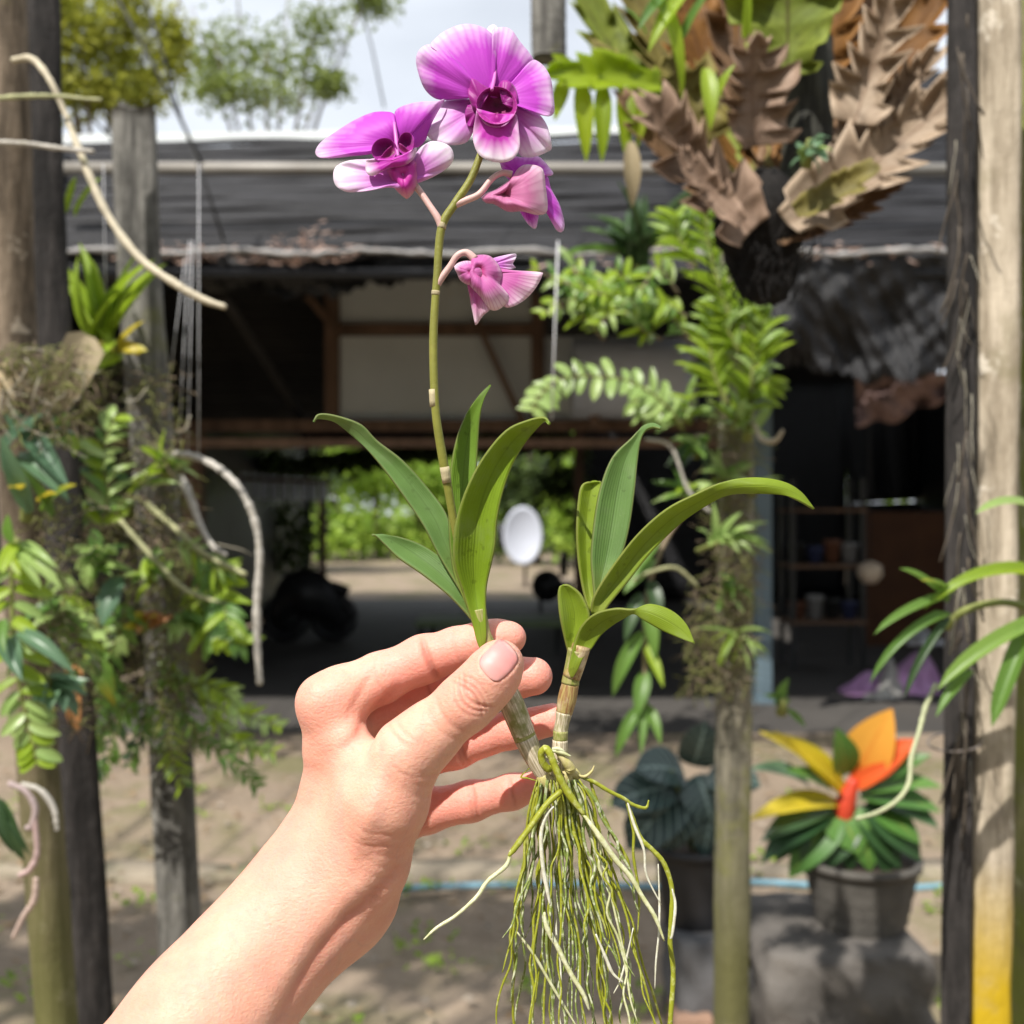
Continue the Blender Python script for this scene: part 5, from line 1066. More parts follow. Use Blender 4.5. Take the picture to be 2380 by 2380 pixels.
def build_hand():
    lo = np.array(P(30, 2880, .36)) ; 
    lo = np.array([P(40, 0, .372)[0] - .03, 0.345, P(0, 2680, .382)[2]]); hi = np.array([P(1320, 0, .45)[0], 0.492, P(0, 1405, .43)[2]])
    V, Q = surface_nets(hand_sdf, lo, hi, 0.0008)
    for _ in range(2):
        d = hand_sdf(V); V = V - 0.9 * d[:, None] * grad(hand_sdf, V)
    N = grad(hand_sdf, V, 0.0012)
    disp = np.zeros(len(V))
    def frame(px, py, d, ax):
        c = np.array(P(px, py, d)); a = np.array((ax[0], 0, -ax[1]), float); a /= np.linalg.norm(a)
        s = np.array((-a[2], 0, a[0])); q = V - c
        return q @ a, q @ s, np.sqrt((q * q).sum(1)), q
    def crease(px, py, d, ax, depth=.0007, wid=.0008, rad=.012, bow=0.0, front=True):
        t, s, r, q = frame(px, py, d, ax)
        wgt = np.clip(1 - (r / rad) ** 2, 0, 1)
        if front: wgt = wgt * np.clip(-N[:, 1] * 1.6, 0, 1)
        tt = t - bow * (s * s) / 0.008
        disp[:] -= depth * np.exp(-(tt / wid) ** 2) * wgt
    # flexion creases of the fingers (palmar side, towards the camera)
    crease(1002,1538,.4268,(.92,-.38),.0017,.0010,.0125); crease(994,1542,.4268,(.92,-.38),.0006,.0007,.011)
    crease(1122,1493,.424,(.97,-.2),.0007,.0008,.010)
    crease(1000,1610,.446,(.92,-.3),.0008,.0009,.011)
    crease(1072,1736,.452,(.93,-.35),.0010,.0010,.011); crease(1062,1740,.452,(.93,-.35),.0006,.0007,.010)
    crease(1202,1692,.443,(.95,-.3),.0006,.0008,.009)
    crease(1104,1860,.457,(.97,-.2),.0010,.0009,.010); crease(1094,1863,.457,(.97,-.2),.0006,.0007,.010)
    crease(1190,1840,.450,(.97,-.22),.0008,.0008,.009)
    # thumb: wrinkles over the end joint and at the root
    ta = (.74, -.67)
    for k, (o, dep) in enumerate(((-40, .0005), (-24, .0009), (-9, .0011), (5, .0011), (18, .0008), (31, .0005))):
        crease(1098 + o * .74, 1617 - o * .67, .3995, ta, dep, .0007, .0112, 0.5 if o < 0 else -0.35)
    for k in range(4):
        crease(985 + k * 9, 1792 + k * 34, .405, (.35, -.94), .0002, .0009, .013, 0.2)
    # fine wrinkles at the heel of the hand and the wrist
    for k in range(7):
        crease(925 - k * 9, 1935 + k * 26, .407, (.30, -.95), .00016, .0009, .018, 0.25, False)
    for (a_, b_, c_, ax_, dp_) in ((910,1700,.402,(.7,-.7),.0004),(930,1690,.402,(.7,-.7),.0003),(1020,1690,.40,(.74,-.67),.0003),(1040,1672,.40,(.74,-.67),.0004),(960,1800,.402,(.3,-.95),.0003),(880,1930,.404,(.2,-.97),.0003),(860,1960,.404,(.2,-.97),.0003),(880,1582,.4255,(.92,-.38),.0003),(1060,1512,.4255,(.95,-.3),.0003)):
        crease(a_, b_, c_, ax_, dp_, .0008, .012, .2)
    # first web: fold beside the knuckle
    crease(862,1668,.424,(.75,.65),.0013,.0022,.018); crease(838,1610,.423,(.9,.45),.0005,.0016,.012)
    # extensor tendons and veins on the back
    def ridge(a, b, h, wid):
        A = np.array(P(*a)); Bq = np.array(P(*b)); ba = Bq - A
        t = np.clip(((V - A) @ ba) / (ba @ ba), 0, 1); q = V - A - t[:, None] * ba
        r = np.sqrt(q[:, 0]**2 + q[:, 2]**2)
        disp[:] += h * np.exp(-(r / wid) ** 2) * np.clip(-N[:, 1], 0, 1) * (np.sin(np.pi * np.clip(t, .02, .98)) ** .5)
    ridge((872,1830,.40),(800,2030,.40),.0007,.004); ridge((770,1760,.41),(745,1980,.41),.0005,.004)
    ridge((800,2040,.40),(640,2230,.39),.0005,.004); ridge((905,1760,.40),(840,1980,.40),.0005,.003)
    for a_, b_ in (((940,2000,.41),(852,2096,.406)), ((885,2064,.41),(792,2152,.403)), ((830,2114,.405),(735,2222,.40)), ((768,2180,.40),(690,2296,.395)), ((716,2246,.40),(628,2412,.39))):
        ridge(a_, b_, -.0009, .0024)
        ridge((a_[0] + 34, a_[1] + 24, a_[2]), (b_[0] + 34, b_[1] + 24, b_[2]), .0009, .0026)
        ridge((a_[0] - 36, a_[1] - 24, a_[2]), (b_[0] - 36, b_[1] - 24, b_[2]), .0005, .0035)
    fold = np.clip(-disp, 0, .0014)
    # nail bed
    nc = np.array(P(1159, 1537, .401)); na = np.array((.72, 0, .69)); na /= np.linalg.norm(na); ns = np.array((na[2], 0, -na[0]))
    q = V - nc; t = q @ na; s = q @ ns
    hl, hw = .0066, .0059
    rr = (np.abs(t) / hl) ** 2.6 + (np.abs(s) / hw) ** 2.6
    fr = np.clip(-N[:, 1] * 2, 0, 1) * (V[:, 1] < .4095)
    disp -= fr * .00042 * np.clip((1.12 - rr) / .25, 0, 1)
    disp += fr * .0002 * np.exp(-((rr - 1.45) / .35) ** 2) * (t < hl * .75)
    # pinkness: fingertips, knuckles and the palmar skin of the fingers
    pink = np.zeros(len(V))
    for c, wgt in ((INDEX, .75), (MIDDLE, .9), (RING, .95), (PINKY, .85)):
        dd = sd_chain(V.astype(np.float32), c[1:], .004)
        pink = np.maximum(pink, wgt * np.clip(1 - dd / .004, 0, 1))
    tip = np.linalg.norm(V - np.array(P(1166, 1535, .405)), axis=1); pink = np.maximum(pink, .55 * np.clip(1 - tip / .016, 0, 1))
    for (a, b, d, r_) in ((1000,1540,.428,.012), (760,1640,.42,.016), (690,2040,.41,.02), (800,1690,.42,.012)):
        g = np.linalg.norm(V - np.array(P(a, b, d)), axis=1); pink = np.maximum(pink, .35 * np.exp(-(g / r_) ** 2))
    V2 = V + disp[:, None] * N
    o = obj('hand', V2, Q, skin_material(), None, origin=P(620, 2380, .40), attr={'pink': pink, 'fold': np.clip(fold / .0009, 0, 1)})
    tag(o, 'bare left hand and forearm reaching up to pinch the orchid stem between thumb and fingers', 'hand')
    # thumbnail laid on the nail bed
    M, K = 21, 15; nv = []; nu = []
    for i in range(M):
        for j in range(K):
            a = -1 + 2 * i / (M - 1); b = -1 + 2 * j / (K - 1)
            r = (abs(a) ** 2.6 + abs(b) ** 2.6) ** (1 / 2.6); m_ = max(abs(a), abs(b))
            if r > 0: a, b = a * m_ / r, b * m_ / r
            nv.append(nc + na * a * hl * 1.02 + ns * b * hw * 1.02); nu.append((b * .5 + .5, a * .5 + .5))
    nv = np.array(nv)
    y = np.full(len(nv), .394)
    for _ in range(60):
        pp = nv.copy(); pp[:, 1] = y; y = y + np.clip(hand_sdf(pp), -.002, .002) * .8
    nv[:, 1] = y
    nn = grad(hand_sdf, nv, .0008); nu = np.array(nu)
    ed = np.maximum(np.abs(nu[:, 0] - .5), np.abs(nu[:, 1] - .5)) * 2
    nv = nv + nn * (.00012 - .0008 * np.clip((ed - .86) / .14, 0, 1) * (1 - .75 * (nu[:, 1] > .85)))[:, None]
    ff = [(i*K + j, i*K + j + 1, (i+1)*K + j + 1, (i+1)*K + j) for i in range(M - 1) for j in range(K - 1)]
    nm = NT('nail'); x, yy, _ = nm.sep('UV')
    kc = nm.ramp(yy, [(0.0, (0.70, 0.38, 0.33)), (0.14, (0.64, 0.30, 0.275)), (0.88, (0.64, 0.26, 0.245)), (0.97, (0.70, 0.38, 0.33))])
    nm.base(kc, 0.42, 0.3); nm.b.inputs['Subsurface Weight'].default_value = .2; nm.b.inputs['Subsurface Scale'].default_value = .002
    nm.bump(nm.noise(nm.coord('UV', (40, 1.5, 1)), 1.0, 2), .12, .0004)
    obj('thumbnail', nv, ff, nm.m, o, uv=nu, thick=.0004)
    return o
hand = build_hand()
# ================================================================ the orchid
def petal_mat(name, c_in, c_mid, c_edge, e0=0.55, e1=0.98, tr=0.35, veins=26, rough=0.5, back=None, vs=0.10):
    m = NT(name); x, y, _ = m.sep('UV'); v = m.coord('Object')
    n1 = m.noise(v, 120, 4)
    yy = m.math('ADD', y, m.math('MULTIPLY', m.math('SUBTRACT', n1, 0.5), 0.35))
    ve = m.math('SINE', m.math('ADD', m.math('MULTIPLY', x, veins * 6.283), m.math('MULTIPLY', m.noise(v, 60, 2), 9)))
    yy = m.math('SUBTRACT', yy, m.math('MULTIPLY', ve, 0.022))
    k = m.ramp(yy, [(0.0, c_in), (0.22, c_mid), (e0, c_mid), (e1, c_edge)])
    k = m.mix(m.math('MULTIPLY', m.ramp(ve, [(0.45, 0.0), (1.0, 1.0)]), vs), k, tuple(q * 0.75 for q in c_mid))
    if back:
        g = m.n('ShaderNodeNewGeometry'); k = m.mix(m.math('MULTIPLY', g.outputs['Backfacing'], back[1]), k, back[0])
    m.base(k, rough, 0.35)
    m.b.inputs['Sheen Weight'].default_value = 0.15
    m.bump(m.math('ADD', m.math('MULTIPLY', ve, 0.5), m.noise(v, 900, 3)), 0.16, 0.0002)
    m.translucent(k, tr); return m.m
MG_IN, MG, WH = (0.46, 0.008, 0.38), (0.66, 0.085, 0.68), (0.84, 0.66, 0.82)
m_petal = petal_mat('petal_magenta', MG_IN, MG, (0.90, 0.70, 0.90), 0.64, 1.02, tr=.45)
m_sepal = petal_mat('sepal_white_edged', (0.45, 0.015, 0.34), (0.64, 0.18, 0.63), (0.90, 0.80, 0.90), 0.40, 0.95, veins=18)
m_lip = petal_mat('lip_white_edged', (0.50, 0.008, 0.33), (0.60, 0.04, 0.50), (0.90, 0.80, 0.88), 0.46, 0.92, veins=14)
m_throat = petal_mat('throat_dark', (0.09, 0.002, 0.03), (0.18, 0.003, 0.08), (0.36, 0.008, 0.25), 0.55, 1.0, tr=0.06, veins=30)
m_lobe = petal_mat('lip_side_lobe', (0.22, 0.003, 0.15), (0.28, 0.005, 0.20), (0.34, 0.010, 0.27), 0.6, 1.1, tr=0.15, veins=16)
m_back = petal_mat('petal_back_pink', (0.50, 0.12, 0.20), (0.62, 0.20, 0.40), (0.84, 0.60, 0.70), 0.55, 1.02, veins=26, vs=.25)
m_wilt = petal_mat('petal_wilting', (0.66, 0.03, 0.20), (0.62, 0.15, 0.44), (0.90, 0.70, 0.80), 0.5, 0.92, veins=30, vs=.35)
m_spur = petal_mat('spur_magenta', (0.50, 0.03, 0.28), (0.52, 0.03, 0.34), (0.70, 0.35, 0.45), 0.5, 1.0, veins=8, tr=.15)
m_column = plain('column_pale', (0.52, 0.13, 0.44), 0.4, 0.1, 200)
m_pedicel = plain('pedicel_pink', (0.56, 0.36, 0.33), 0.45, 0.15, 120, bump=.1, bscale=500)
OD = 0.42
def cv(u, v): return 700 + 0.41420 * u, 0.41420 * v          # measured on an enlarged view of the flowers
def patch(name, outline, base, mat, parent, d0, dep, rings=11, per=5, curl=0.0, thick=.00022, ruff=.0008, seed=0):
    """a petal: a fan of rings from its base to its outline. dep(r, a) = depth offset in metres (a: 0..1 round the rim)"""
    O = np.array([cv(*p) for p in outline], float); O = np.vstack([O, O[:1]])
    C = catmull(O, per)[:-1]; b = np.array(cv(*base)); n = len(C)
    v, u, f = [], [], []
    ph = seed * 1.7; LN = np.linalg.norm(C - b, axis=1); LN = .4 + .6 * LN / LN.max()
    for j in range(rings + 1):
        r = j / rings
        for i in range(n):
            q = b + (C[i] - b) * (r ** 0.9 if j else 0.02)
            a = i / n
            y = d0 + dep(r, a) + ruff * r * r * (math.sin(a * 23 + ph) + .6 * math.sin(a * 41 + ph * 2)) - curl * max(0, r - .8) ** 2
            v.append(P(q[0], q[1], y)); u.append((a, r * LN[i]))
    for j in range(rings):
        for i in range(n):
            k = (i + 1) % n; f.append((j*n + i, j*n + k, (j+1)*n + k, (j+1)*n + i))
    return obj(name, v, f, mat, parent, uv=u, thick=thick)
orchid = empty('orchid', P(1290, 1800, OD), 'uprooted magenta and white orchid plant with four flowers held up in the hand', 'orchid')
def pet(parent, name, pts, base, mat, d0, back=0.004, cup=0.0, tilt=0.0, **k):
    """back: how far the rim leans away; cup: bowl towards the viewer; tilt: twist along the rim"""
    return patch(name, pts, base, mat, parent, d0, lambda r, a: back * r ** 1.4 - cup * math.sin(math.pi * min(1, r)) + tilt * r * math.sin(2 * math.pi * a), **k)

# --- top flower
f1 = obj('flower', *tube(*pxcurve([(1117,360,OD,9),(1130,330,.424,8),(1146,285,.427,9),(1150,255,.424,10)], 5), 10)[:2], m_pedicel, orchid)
f1['label'] = 'top flower facing the camera, magenta with dark maroon throat'
bz = (1065, 555)
pet(f1, 'sepal', [(1045,520),(1010,330),(1020,220),(1045,160),(1078,138),(1105,160),(1130,230),(1130,380),(1100,520)], bz, m_sepal, .427, .004, seed=9)
pet(f1, 'petal', [(1040,560),(1058,430),(1098,330),(1088,250),(1068,190),(1010,150),(920,135),(830,162),(760,210),(728,258),(800,290),(870,350),(925,430),(955,500)], bz, m_petal, .4215, .0005, .002, .0035, seed=1)
pet(f1, 'petal', [(962,490),(930,410),(870,330),(800,270),(720,250),(668,275),(645,330),(655,400),(688,490),(740,545),(800,560),(900,552),(965,545)], (1020,540), m_petal, .4195, .003, .003, -.003, seed=2)
pet(f1, 'petal', [(1060,520),(1072,430),(1100,330),(1085,240),(1075,180),(1120,153),(1180,168),(1225,230),(1282,300),(1302,345),(1255,400),(1195,460),(1170,530)], bz, m_petal, .4208, .001, .002, -.003, seed=3)
pet(f1, 'petal', [(1160,540),(1195,450),(1255,375),(1300,335),(1360,370),(1400,440),(1415,540),(1420,622),(1392,652),(1320,637),(1240,605),(1180,590)], (1110,550), m_petal, .4195, .003, .0025, .003, seed=4)
pet(f1, 'sepal', [(975,590),(945,558),(870,552),(800,572),(750,645),(706,742),(740,790),(830,814),(920,802),(962,745),(990,660)], (1010,590), m_sepal, .4235, .001, .002, .002, seed=5)
pet(f1, 'sepal', [(1170,590),(1260,608),(1330,638),(1382,710),(1406,822),(1382,852),(1300,882),(1230,872),(1205,800),(1180,690)], (1140,590), m_sepal, .4225, .001, .002, -.002, seed=6)
lip = pet(f1, 'lip', [(985,610),(965,740),(970,810),(1000,870),(1060,902),(1130,912),(1190,890),(1226,830),(1222,740),(1205,640),(1150,700),(1090,715),(1025,690)], (1095,640), m_lip, .4140, .0005, -.0012, .001, curl=-.01, seed=7)
def bowl(name, c, rx, ry, parent, d_rim, deep, mat, rot=0.0, tilt=(0, 0), n=28, k=10):
    v, u, f = [], [], []
    for j in range(k + 1):
        r = j / k
        for i in range(n):
            a = 2 * math.pi * i / n; x = rx * r * math.cos(a); y = ry * r * math.sin(a)
            x, y = x * math.cos(rot) - y * math.sin(rot), x * math.sin(rot) + y * math.cos(rot)
            q = cv(c[0] + x, c[1] + y)
            d = d_rim + deep * (1 - r ** 2.2) + tilt[0] * x / rx + tilt[1] * y / ry + .0003 * r * math.sin(5 * a)
            v.append(P(q[0], q[1], d)); u.append((i / n, max(.02, r)))
    for j in range(k):
        for i in range(n):
            f.append((j*n + i, j*n + (i+1) % n, (j+1)*n + (i+1) % n, (j+1)*n + i))
    return obj(name, v, f, mat, parent, uv=u, thick=.00012)
bowl('throat', (1096, 592), 116, 106, f1, .4136, .0070, m_throat, .1, (0, -.0008))
pet(f1, 'lip_side_lobe', [(985,640),(960,600),(935,520),(950,440),(1010,470),(1060,510),(1010,560)], (1020,590), m_lobe, .4165, .001, .001, seed=11)
pet(f1, 'lip_side_lobe', [(1190,620),(1215,570),(1200,490),(1150,450),(1110,470),(1120,500),(1180,560)], (1130,580), m_lobe, .4165, .001, .001, seed=12)
pet(f1, 'lip_side_lobe', [(965,720),(930,700),(920,630),(945,580),(985,590),(990,650)], (985,620), m_lobe, .4185, .001, .0, seed=13)
obj('column', *tube(*pxcurve([cv(1090,390)+(.4188,3),cv(1084,440)+(.4172,4.5),cv(1074,485)+(.4155,5),cv(1070,505)+(.4140,4)], 5), 10)[:2], m_column, f1)
# --- left flower
f2 = obj('flower', *tube(*pxcurve([(1027,532,OD,9),(1018,508,OD,8.5),(1000,480,.4205,7.5),(972,440,.422,8),(955,425,.4225,10)], 5), 10)[:2], m_pedicel, orchid)
f2['label'] = 'left flower turned upward with two dark side lobes'
pet(f2, 'petal', [(522,640),(490,628),(400,632),(290,680),(180,750),(110,800),(80,850),(100,882),(170,887),(280,876),(400,862),(470,820),(530,790),(530,700)], (545,800), m_petal, .4215, .001, .003, .003, seed=21)
pet(f2, 'petal', [(518,650),(545,608),(640,576),(760,568),(806,558),(770,620),(728,700),(695,790),(640,830),(575,800),(530,730)], (560,820), m_petal, .4222, .001, .002, -.003, seed=22)
pet(f2, 'sepal', [(500,900),(370,893),(260,903),(200,930),(180,980),(195,1042),(260,1077),(360,1072),(480,1052),(560,1050),(560,960)], (590,1000), m_sepal, .4205, -.002, .002, .002, seed=23)
pet(f2, 'sepal', [(630,880),(680,820),(740,792),(830,818),(856,882),(820,942),(740,992),(630,1035),(590,1030),(600,950)], (590,1010), m_sepal, .4215, -.001, .002, -.002, seed=24)
pet(f2, 'spur', [(470,960),(490,900),(570,880),(655,890),(660,960),(640,1060),(600,1112),(575,1105),(520,1050)], (570,980), m_spur, .4175, .004, .003, seed=25)
pet(f2, 'lip', [(362,900),(365,965),(405,986),(480,948),(570,932),(628,892),(648,830),(620,845),(560,872),(470,895),(410,890)], (520,900), m_lip, .4128, .002, .0005, curl=-.01, seed=26)
bowl('lip_side_lobe', (466, 842), 72, 68, f2, .4136, .004, m_lobe, -.2, (.001, 0))
bowl('lip_side_lobe', (588, 805), 46, 64, f2, .4142, .004, m_lobe, .1, (-.001, 0))
pet(f2, 'lip_floor', [(430,900),(480,840),(540,800),(600,840),(630,870),(560,915),(480,930)], (540,870), m_throat, .4150, .0005, -.001, seed=27)
obj('column', *tube(*pxcurve([cv(522,690)+(.4195,4),cv(532,770)+(.417,5),cv(540,850)+(.4155,5),cv(545,880)+(.4148,4)], 5), 10)[:2], m_column, f2)
# --- right flower, seen from behind
f3 = obj('flower', *tube(*pxcurve([(1058,476,OD,8.5),(1082,466,OD,8),(1114,451,.4205,7.5),(1143,416,.4215,7),(1168,402,.422,7),(1190,406,.4225,9)], 5), 10)[:2], m_pedicel, orchid)
f3['label'] = 'right flower turned away, pink back of its petals showing'
pet(f3, 'petal', [(1110,895),(1180,878),(1250,884),(1330,878),(1400,950),(1412,978),(1370,988),(1300,985),(1230,1000),(1170,1010),(1130,955)], (1240,1000), m_petal, .4270, .003, .002, seed=31)
pet(f3, 'petal', [(1330,1000),(1380,990),(1402,1060),(1450,1150),(1476,1250),(1466,1300),(1430,1287),(1390,1200),(1350,1120)], (1300,1050), m_petal, .4280, .003, .002, seed=32)
pet(f3, 'petal', [(1190,1120),(1260,1140),(1330,1150),(1324,1260),(1306,1282),(1262,1242)], (1240,1110), m_petal, .4272, .002, .001, seed=33)
pet(f3, 'sepal', [(1012,1112),(1040,1090),(1100,1062),(1180,1005),(1228,940),(1290,928),(1352,952),(1368,1040),(1378,1178),(1332,1203),(1240,1182),(1160,1183),(1085,1142),(1040,1135)], (1130,1090), m_back, .4225, .001, .006, .002, seed=34, thick=.0007)
# --- lowest flower, wilting
f4 = obj('flower', *tube(*pxcurve([(1014,664,OD,9),(1026,646,OD,8.5),(1046,619,.420,7.5),(1063,594,.4195,7.5),(1084,587,.4195,8),(1104,603,.4195,10)], 5), 10)[:2], m_pedicel, orchid)
f4['label'] = 'lowest flower, wilting and folded downward'
pet(f4, 'petal', [(1060,1455),(1120,1438),(1200,1424),(1206,1445),(1188,1480),(1202,1503),(1130,1510),(1080,1495)], (1060,1490), m_sepal, .4245, .001, .001, seed=41)
pet(f4, 'petal', [(1080,1500),(1200,1518),(1340,1528),(1352,1547),(1312,1622),(1242,1692),(1160,1727),(1120,1690),(1080,1600)], (1050,1530), m_wilt, .4225, .0005, .002, .003, seed=42)
pet(f4, 'petal', [(925,1560),(950,1690),(972,1800),(984,1822),(1022,1770),(1062,1730),(1050,1650),(1000,1570)], (970,1540), m_wilt, .4210, .0, .001, .002, seed=43)
pet(f4, 'sepal', [(960,1450),(1000,1434),(1065,1445),(1122,1522),(1124,1600),(1166,1672),(1112,1732),(1060,1732),(1008,1662),(950,1600),(930,1540)], (990,1510), m_wilt, .4180, .002, .004, .002, seed=44, thick=.0007)
pet(f4, 'spur', [(860,1500),(890,1478),(940,1470),(1000,1490),(1030,1540),(1010,1580),(940,1592),(895,1565),(880,1530)], (950,1530), m_wilt, .4160, .003, .002, seed=45, thick=.001)
# --- flower stalk
m_stalk = plain('flower_stalk', (0.20, 0.20, 0.035), 0.45, 0.25, 60, dirt=((0.16, 0.08, 0.04), .62), bump=.15, bscale=700)
stalk_px = [(1100,1420,.424,9),(1062,1250,.4245,9.5),(1038,1115,.4225,10.5),(1026,1047,.421,11),(1013,961,.42,10),(1008,862,.42,10),(1008,764,.42,10),(1016,641,.42,9.5),(1026,530,.42,10),(1057,474,.42,9.5),(1093,419,.42,9),(1117,360,.42,8.5)]
stalk = pxtube('flower_stalk', stalk_px, m_stalk, orchid, m=8, n=12)
m_sheath = plain('dry_sheath', (0.40, 0.34, 0.20), 0.7, 0.2, 300, bump=.2, bscale=900, stretch=(1, 1, .15))
for (a, b) in (((1039,1122,.4222,11.2),(1033,1085,.4215,11.6)), ((1009,945,.42,10.6),(1007,905,.42,10.8)), ((1026,531,.42,10.6),(1029,518,.42,10.2)), ((1012,686,.42,10.2),(1013,676,.42,10.4))):
    pxtube('node_sheath', [a, b], m_sheath, stalk, m=3, n=12)
# --- leaves
def leaf3(px): return 700 + 0.647 * px[0], 850 + 0.647 * px[1]
def orchid_leaf_mat(name, top, under, yel=0.0):
    m = NT(name); x, y, _ = m.sep('UV'); v = m.coord('Object')
    ax = m.math('ABSOLUTE', m.math('SUBTRACT', x, 0.5))
    n1 = m.noise(v, 70, 4); n2 = m.noise(m.coord('UV', (60, 1.5, 1)), 1.0, 3); n3 = m.noise(v, 1500, 3)
    k = m.ramp(n1, [(0.3, tuple(q * .86 for q in top)), (0.7, tuple(q * 1.12 for q in top))])
    k = m.mix(m.math('MULTIPLY', m.ramp(n2, [(0.45, 0.0), (0.75, 1.0)]), 0.25), k, tuple(q * 1.35 for q in top))
    k = m.mix(m.math('MULTIPLY', m.ramp(n3, [(0.62, 0.0), (0.75, 1.0)]), 0.30), k, tuple(q * 1.7 for q in top))
    n4 = m.noise(v, 240, 2); k = m.mix(m.ramp(n4, [(.66, 0.0), (.70, .6)]), k, tuple(q * .55 for q in top))
    n5 = m.noise(v, 36, 5, .7); k = m.mix(m.ramp(n5, [(.50, 0.0), (.75, .35)]), k, (.30, .33, .20))
    g = m.n('ShaderNodeNewGeometry'); k = m.mix(g.outputs['Backfacing'], k, under)
    k = m.mix(m.ramp(y, [(0.0, 0.55 + yel), (0.22, 0.0)]), k, (0.30, 0.33, 0.05))
    rib = m.ramp(ax, [(0.0, 1.0), (0.035, 0.0)])
    k = m.mix(m.math('MULTIPLY', rib, 0.5), k, tuple(q * .55 for q in top))
    edge = m.ramp(ax, [(0.475, 0.0), (0.5, 1.0)]); k = m.mix(m.math('MULTIPLY', edge, .5), k, (.22, .20, .08))
    m.base(k, 0.45, 0.25)
    sv = m.math('SINE', m.math('MULTIPLY', x, 13 * 6.283))
    m.bump(m.math('ADD', m.math('ADD', m.math('MULTIPLY', sv, .3), m.math('MULTIPLY', rib, -1.2)), m.math('MULTIPLY', n3, .6)), 0.28, .0005)
    m.translucent(m.mix(.5, k, (.42, .50, .02)), 0.36); return m.m
m_leaf = orchid_leaf_mat('orchid_leaf', (0.14, 0.245, 0.025), (0.175, 0.255, 0.05))
m_leaf2 = orchid_leaf_mat('orchid_leaf_grey', (0.135, 0.24, 0.065), (0.13, 0.20, 0.06))
m_leaf3 = orchid_leaf_mat('orchid_leaf_yellowish', (0.20, 0.31, 0.018), (0.20, 0.27, 0.05), .1)
m_leaf4 = orchid_leaf_mat('orchid_leaf_olive', (0.23, 0.32, 0.025), (0.28, 0.38, 0.09), .1)
def blade(name, rows, mat, parent, conv=leaf3, fold=0.25, n=11, m=5, thick=.0009, cupdir=1):
    """leaf blade from rows (left edge point, right edge point, depth left, depth mid offset, depth right)"""
    A = np.array([[*conv(l), *conv(r), dl, dm, dr] for l, r, dl, dm, dr in rows])
    C = catmull(A, m); v, u, f = [], [], []
    for i, (lx, ly, rx, ry, dl, dm, dr) in enumerate(C):
        for j in range(n):
            t = j / (n - 1); s = 2 * t - 1
            d = dl + (dr - dl) * t + dm * (1 - abs(s) ** 1.5)
            v.append(P(lx + (rx - lx) * t, ly + (ry - ly) * t, d)); u.append((t, i / (len(C) - 1)))
    for i in range(len(C) - 1):
        for j in range(n - 1):
            f.append((i*n + j, i*n + j + 1, (i+1)*n + j + 1, (i+1)*n + j))
    return obj(name, v, f, mat, parent, uv=u, thick=thick)
e = .0022
# left shoot: lower left, long left, centre back, centre front
blade('leaf', [((612,915),(625,900),.424,0,.424),((585,880),(618,850),.425,e,.426),((520,815),(575,772),.427,e,.430),((430,745),(520,705),.430,e,.434),((350,690),(440,648),.433,e,.437),((298,640),(360,618),.435,e/2,.437),((270,613),(300,608),.436,0,.437),((254,606),(258,612),.437,0,.437)], m_leaf2, orchid)
blade('leaf', [((610,880),(640,850),.4245,0,.4245),((560,790),(600,740),.427,e,.428),((500,690),(545,620),.4295,e,.431),((440,575),(520,530),.432,e,.434),((370,470),(455,440),.4345,e,.437),((300,375),(365,342),.437,e,.438),((240,305),(272,270),.439,.001,.438),((180,248),(215,212),.440,0,.437),((120,200),(130,182),.439,0,.436),((60,190),(66,174),.436,0,.435),((44,202),(48,198),.434,0,.434)], m_leaf2, orchid)
blade('leaf', [((600,880),(650,870),.4245,0,.4245),((548,740),(640,730),.428,e,.429),((531,580),(622,560),.431,e,.432),((533,430),(626,420),.434,e,.435),((552,290),(633,300),.436,e,.437),((590,180),(641,190),.438,e/2,.438),((632,115),(656,125),.439,0,.439),((678,68),(682,72),.440,0,.440)], m_leaf, orchid)
blade('leaf', [((644,1015),(650,1014),.4163,-.0003,.4163),((630,985),(664,980),.4164,-.0004,.4168),((612,915),(664,905),.4166,.0005,.4178),((584,820),(664,800),.4165,.003,.4185),((552,720),(684,705),.4145,.004,.417),((548,640),(697,640),.413,.0045,.416),((560,550),(702,560),.412,.0045,.4155),((596,440),(722,460),.411,.004,.4155),((655,330),(757,360),.4105,.003,.4155),((735,235),(800,285),.4095,.002,.414),((812,198),(850,222),.407,.0005,.410),((870,186),(876,198),.4045,0,.406),((896,205),(888,212),.402,0,.402)], m_leaf3, orchid)
